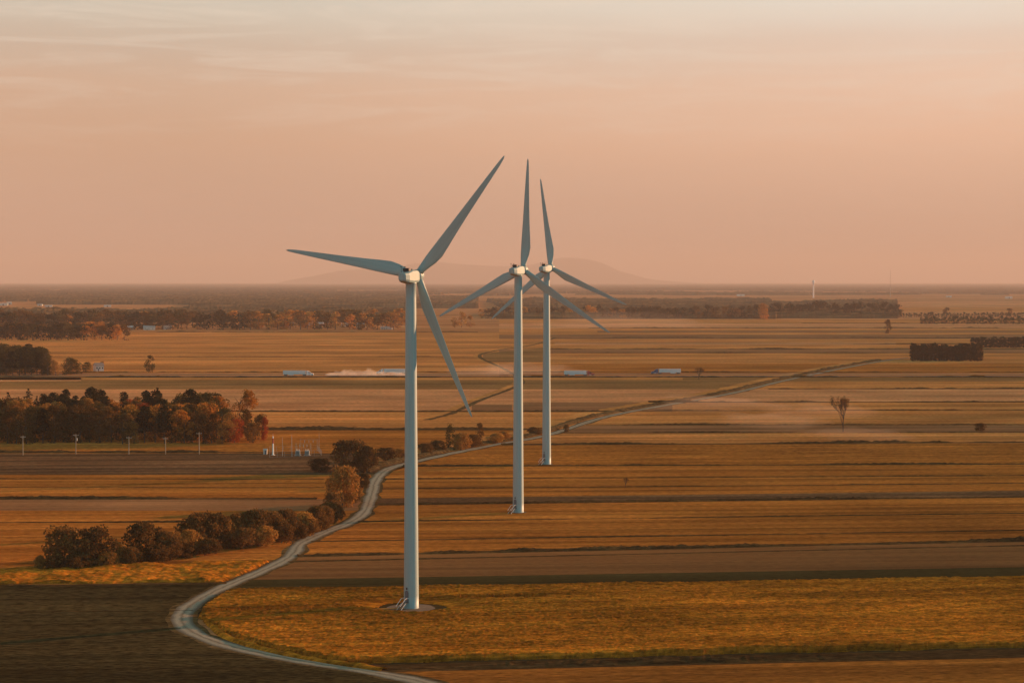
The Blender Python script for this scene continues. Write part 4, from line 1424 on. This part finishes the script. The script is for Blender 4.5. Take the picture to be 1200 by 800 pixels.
# ------------------------------------------------------------------ sky and sun
w = bpy.data.worlds.new('World')
sc.world = w
w.use_nodes = True
nt = w.node_tree
nt.nodes.clear()
out = N(nt, 'ShaderNodeOutputWorld')
bg = N(nt, 'ShaderNodeBackground', Strength=.1)
sky = N(nt, 'ShaderNodeTexSky')
sky.sky_type = 'NISHITA'
sky.sun_disc = False
sky.sun_elevation = SUN_EL
sky.sun_rotation = SUN_AZ
sky.altitude = 80
sky.air_density = 1.2
sky.dust_density = 3.0
sky.ozone_density = 2.0
tc = N(nt, 'ShaderNodeTexCoord')
nrm = N(nt, 'ShaderNodeVectorMath', operation='NORMALIZE')
L(nt, tc.outputs['Generated'], nrm.inputs[0])
sp = N(nt, 'ShaderNodeSeparateXYZ')
L(nt, nrm.outputs[0], sp.inputs[0])
S = 1 / .1
zz = math_n(nt, 'MAXIMUM', sp.outputs['Z'], 0.0)
# evening haze belt low down ahead, added teal fill behind, blue-grey dome above
wav = N(nt, 'ShaderNodeTexNoise', Scale=1.0, Detail=3.0, Roughness=.55)
mpw = N(nt, 'ShaderNodeMapping')
mpw.inputs['Scale'].default_value = (3, 3, 16)
L(nt, nrm.outputs[0], mpw.inputs['Vector']); L(nt, mpw.outputs[0], wav.inputs['Vector'])
zz2 = math_n(nt, 'ADD', zz, math_n(nt, 'MULTIPLY', math_n(nt, 'SUBTRACT', wav.outputs['Fac'], .5), .03))
belt = ramp(nt, [(0, (.295, .188, .142)), (.030, (.305, .193, .140)), (.065, (.345, .212, .147)), (.095, (.358, .243, .180)), (.113, (.335, .265, .215)), (.131, (.35, .322, .278)), (.16, (.31, .315, .30)), (.22, (.13, .15, .155)), (.40, (.07, .09, .10)), (1.0, (.07, .082, .085))], zz2)
back = ramp(nt, [(0, (.02, .42, .52)), (.12, (.02, .46, .57)), (.30, (.025, .30, .37)), (.50, (.06, .095, .108)), (1.0, (.07, .082, .085))], zz2)  # unseen teal sky behind the camera, added to cool the turbines' shaded sides
az = ramp(nt, [(.42, (0, 0, 0)), (.72, (1, 1, 1))], math_n(nt, 'ADD', math_n(nt, 'MULTIPLY', sp.outputs['Y'], .5), .5))
beltx = mixc(nt, back.outputs['Color'], belt.outputs['Color'], az.outputs['Color'])
sx = ramp(nt, [(.42, (.97, .95, .89)), (.50, (1.13, 1.10, 1.05)), (.60, (1.26, 1.25, 1.24)), (1.0, (1.35, 1.3, 1.2))], math_n(nt, 'ADD', math_n(nt, 'MULTIPLY', sp.outputs['X'], .5), .5))
lift = ramp(nt, [(.02, (0, 0, 0)), (.07, (1, 1, 1))], zz)
beltm = mixc(nt, beltx, mixc(nt, beltx, sx.outputs['Color'], 1.0, 'MULTIPLY'), lift.outputs['Color'])
belt_s = N(nt, 'ShaderNodeVectorMath', operation='SCALE')
belt_s.inputs['Scale'].default_value = S
L(nt, beltm, belt_s.inputs[0])
col = mixc(nt, belt_s.outputs[0], sky.outputs['Color'], .05)
# thin cirrus streaks
mpc = N(nt, 'ShaderNodeMapping')
mpc.inputs['Scale'].default_value = (9, 7, 95)
mpc.inputs['Rotation'].default_value = (math.radians(.6), math.radians(-2.2), 0)
L(nt, nrm.outputs[0], mpc.inputs['Vector'])
cn = N(nt, 'ShaderNodeTexNoise', Scale=1.0, Detail=8.0, Roughness=.64, Distortion=1.1)
L(nt, mpc.outputs[0], cn.inputs['Vector'])
cm = ramp(nt, [(.47, (0, 0, 0)), (.68, (1, 1, 1))], cn.outputs['Fac'])
hi = ramp(nt, [(.06, (.05, .05, .05)), (.115, (1, 1, 1)), (.5, (1, 1, 1)), (.8, (.3, .3, .3))], zz)
cf = math_n(nt, 'MULTIPLY', math_n(nt, 'MULTIPLY', cm.outputs['Color'], hi.outputs['Color']), .50)
col = mixc(nt, col, (.43 * S, .37 * S, .30 * S), cf)
L(nt, col, bg.inputs['Color'])
L(nt, bg.outputs[0], out.inputs['Surface'])

sun = bpy.data.lights.new('sun', 'SUN')
sun.energy = 5.0
sun.angle = math.radians(.6)
sun.color = (1.0, .485, .235)
so = bpy.data.objects.new('sun', sun)
COL.objects.link(so)
sd = Vector((math.sin(SUN_AZ) * math.cos(SUN_EL), math.cos(SUN_AZ) * math.cos(SUN_EL), math.sin(SUN_EL)))
so.rotation_euler = sd.to_track_quat('Z', 'Y').to_euler()

# ------------------------------------------------------------------ camera and render settings
cam = bpy.data.cameras.new('camera')
cam.sensor_width = 36.0
cam.lens = 36.0 * F / 1200.0
cam.clip_start = 1.0
cam.clip_end = 120000.0
co = bpy.data.objects.new('camera', cam)
co.location = (0, 0, H_CAM)
co.rotation_euler = (math.pi / 2 - PITCH, 0, 0)
COL.objects.link(co)
sc.camera = co
sc.render.engine = 'CYCLES'
sc.cycles.use_denoising = True
sc.cycles.max_bounces = 6
sc.cycles.diffuse_bounces = 3
sc.cycles.volume_bounces = 1
sc.cycles.transparent_max_bounces = 16
vs = sc.view_settings
vs.view_transform = 'Standard'
vs.look = 'None'
vs.exposure = 0.95
vs.gamma = 1.0
vs.use_curve_mapping = False
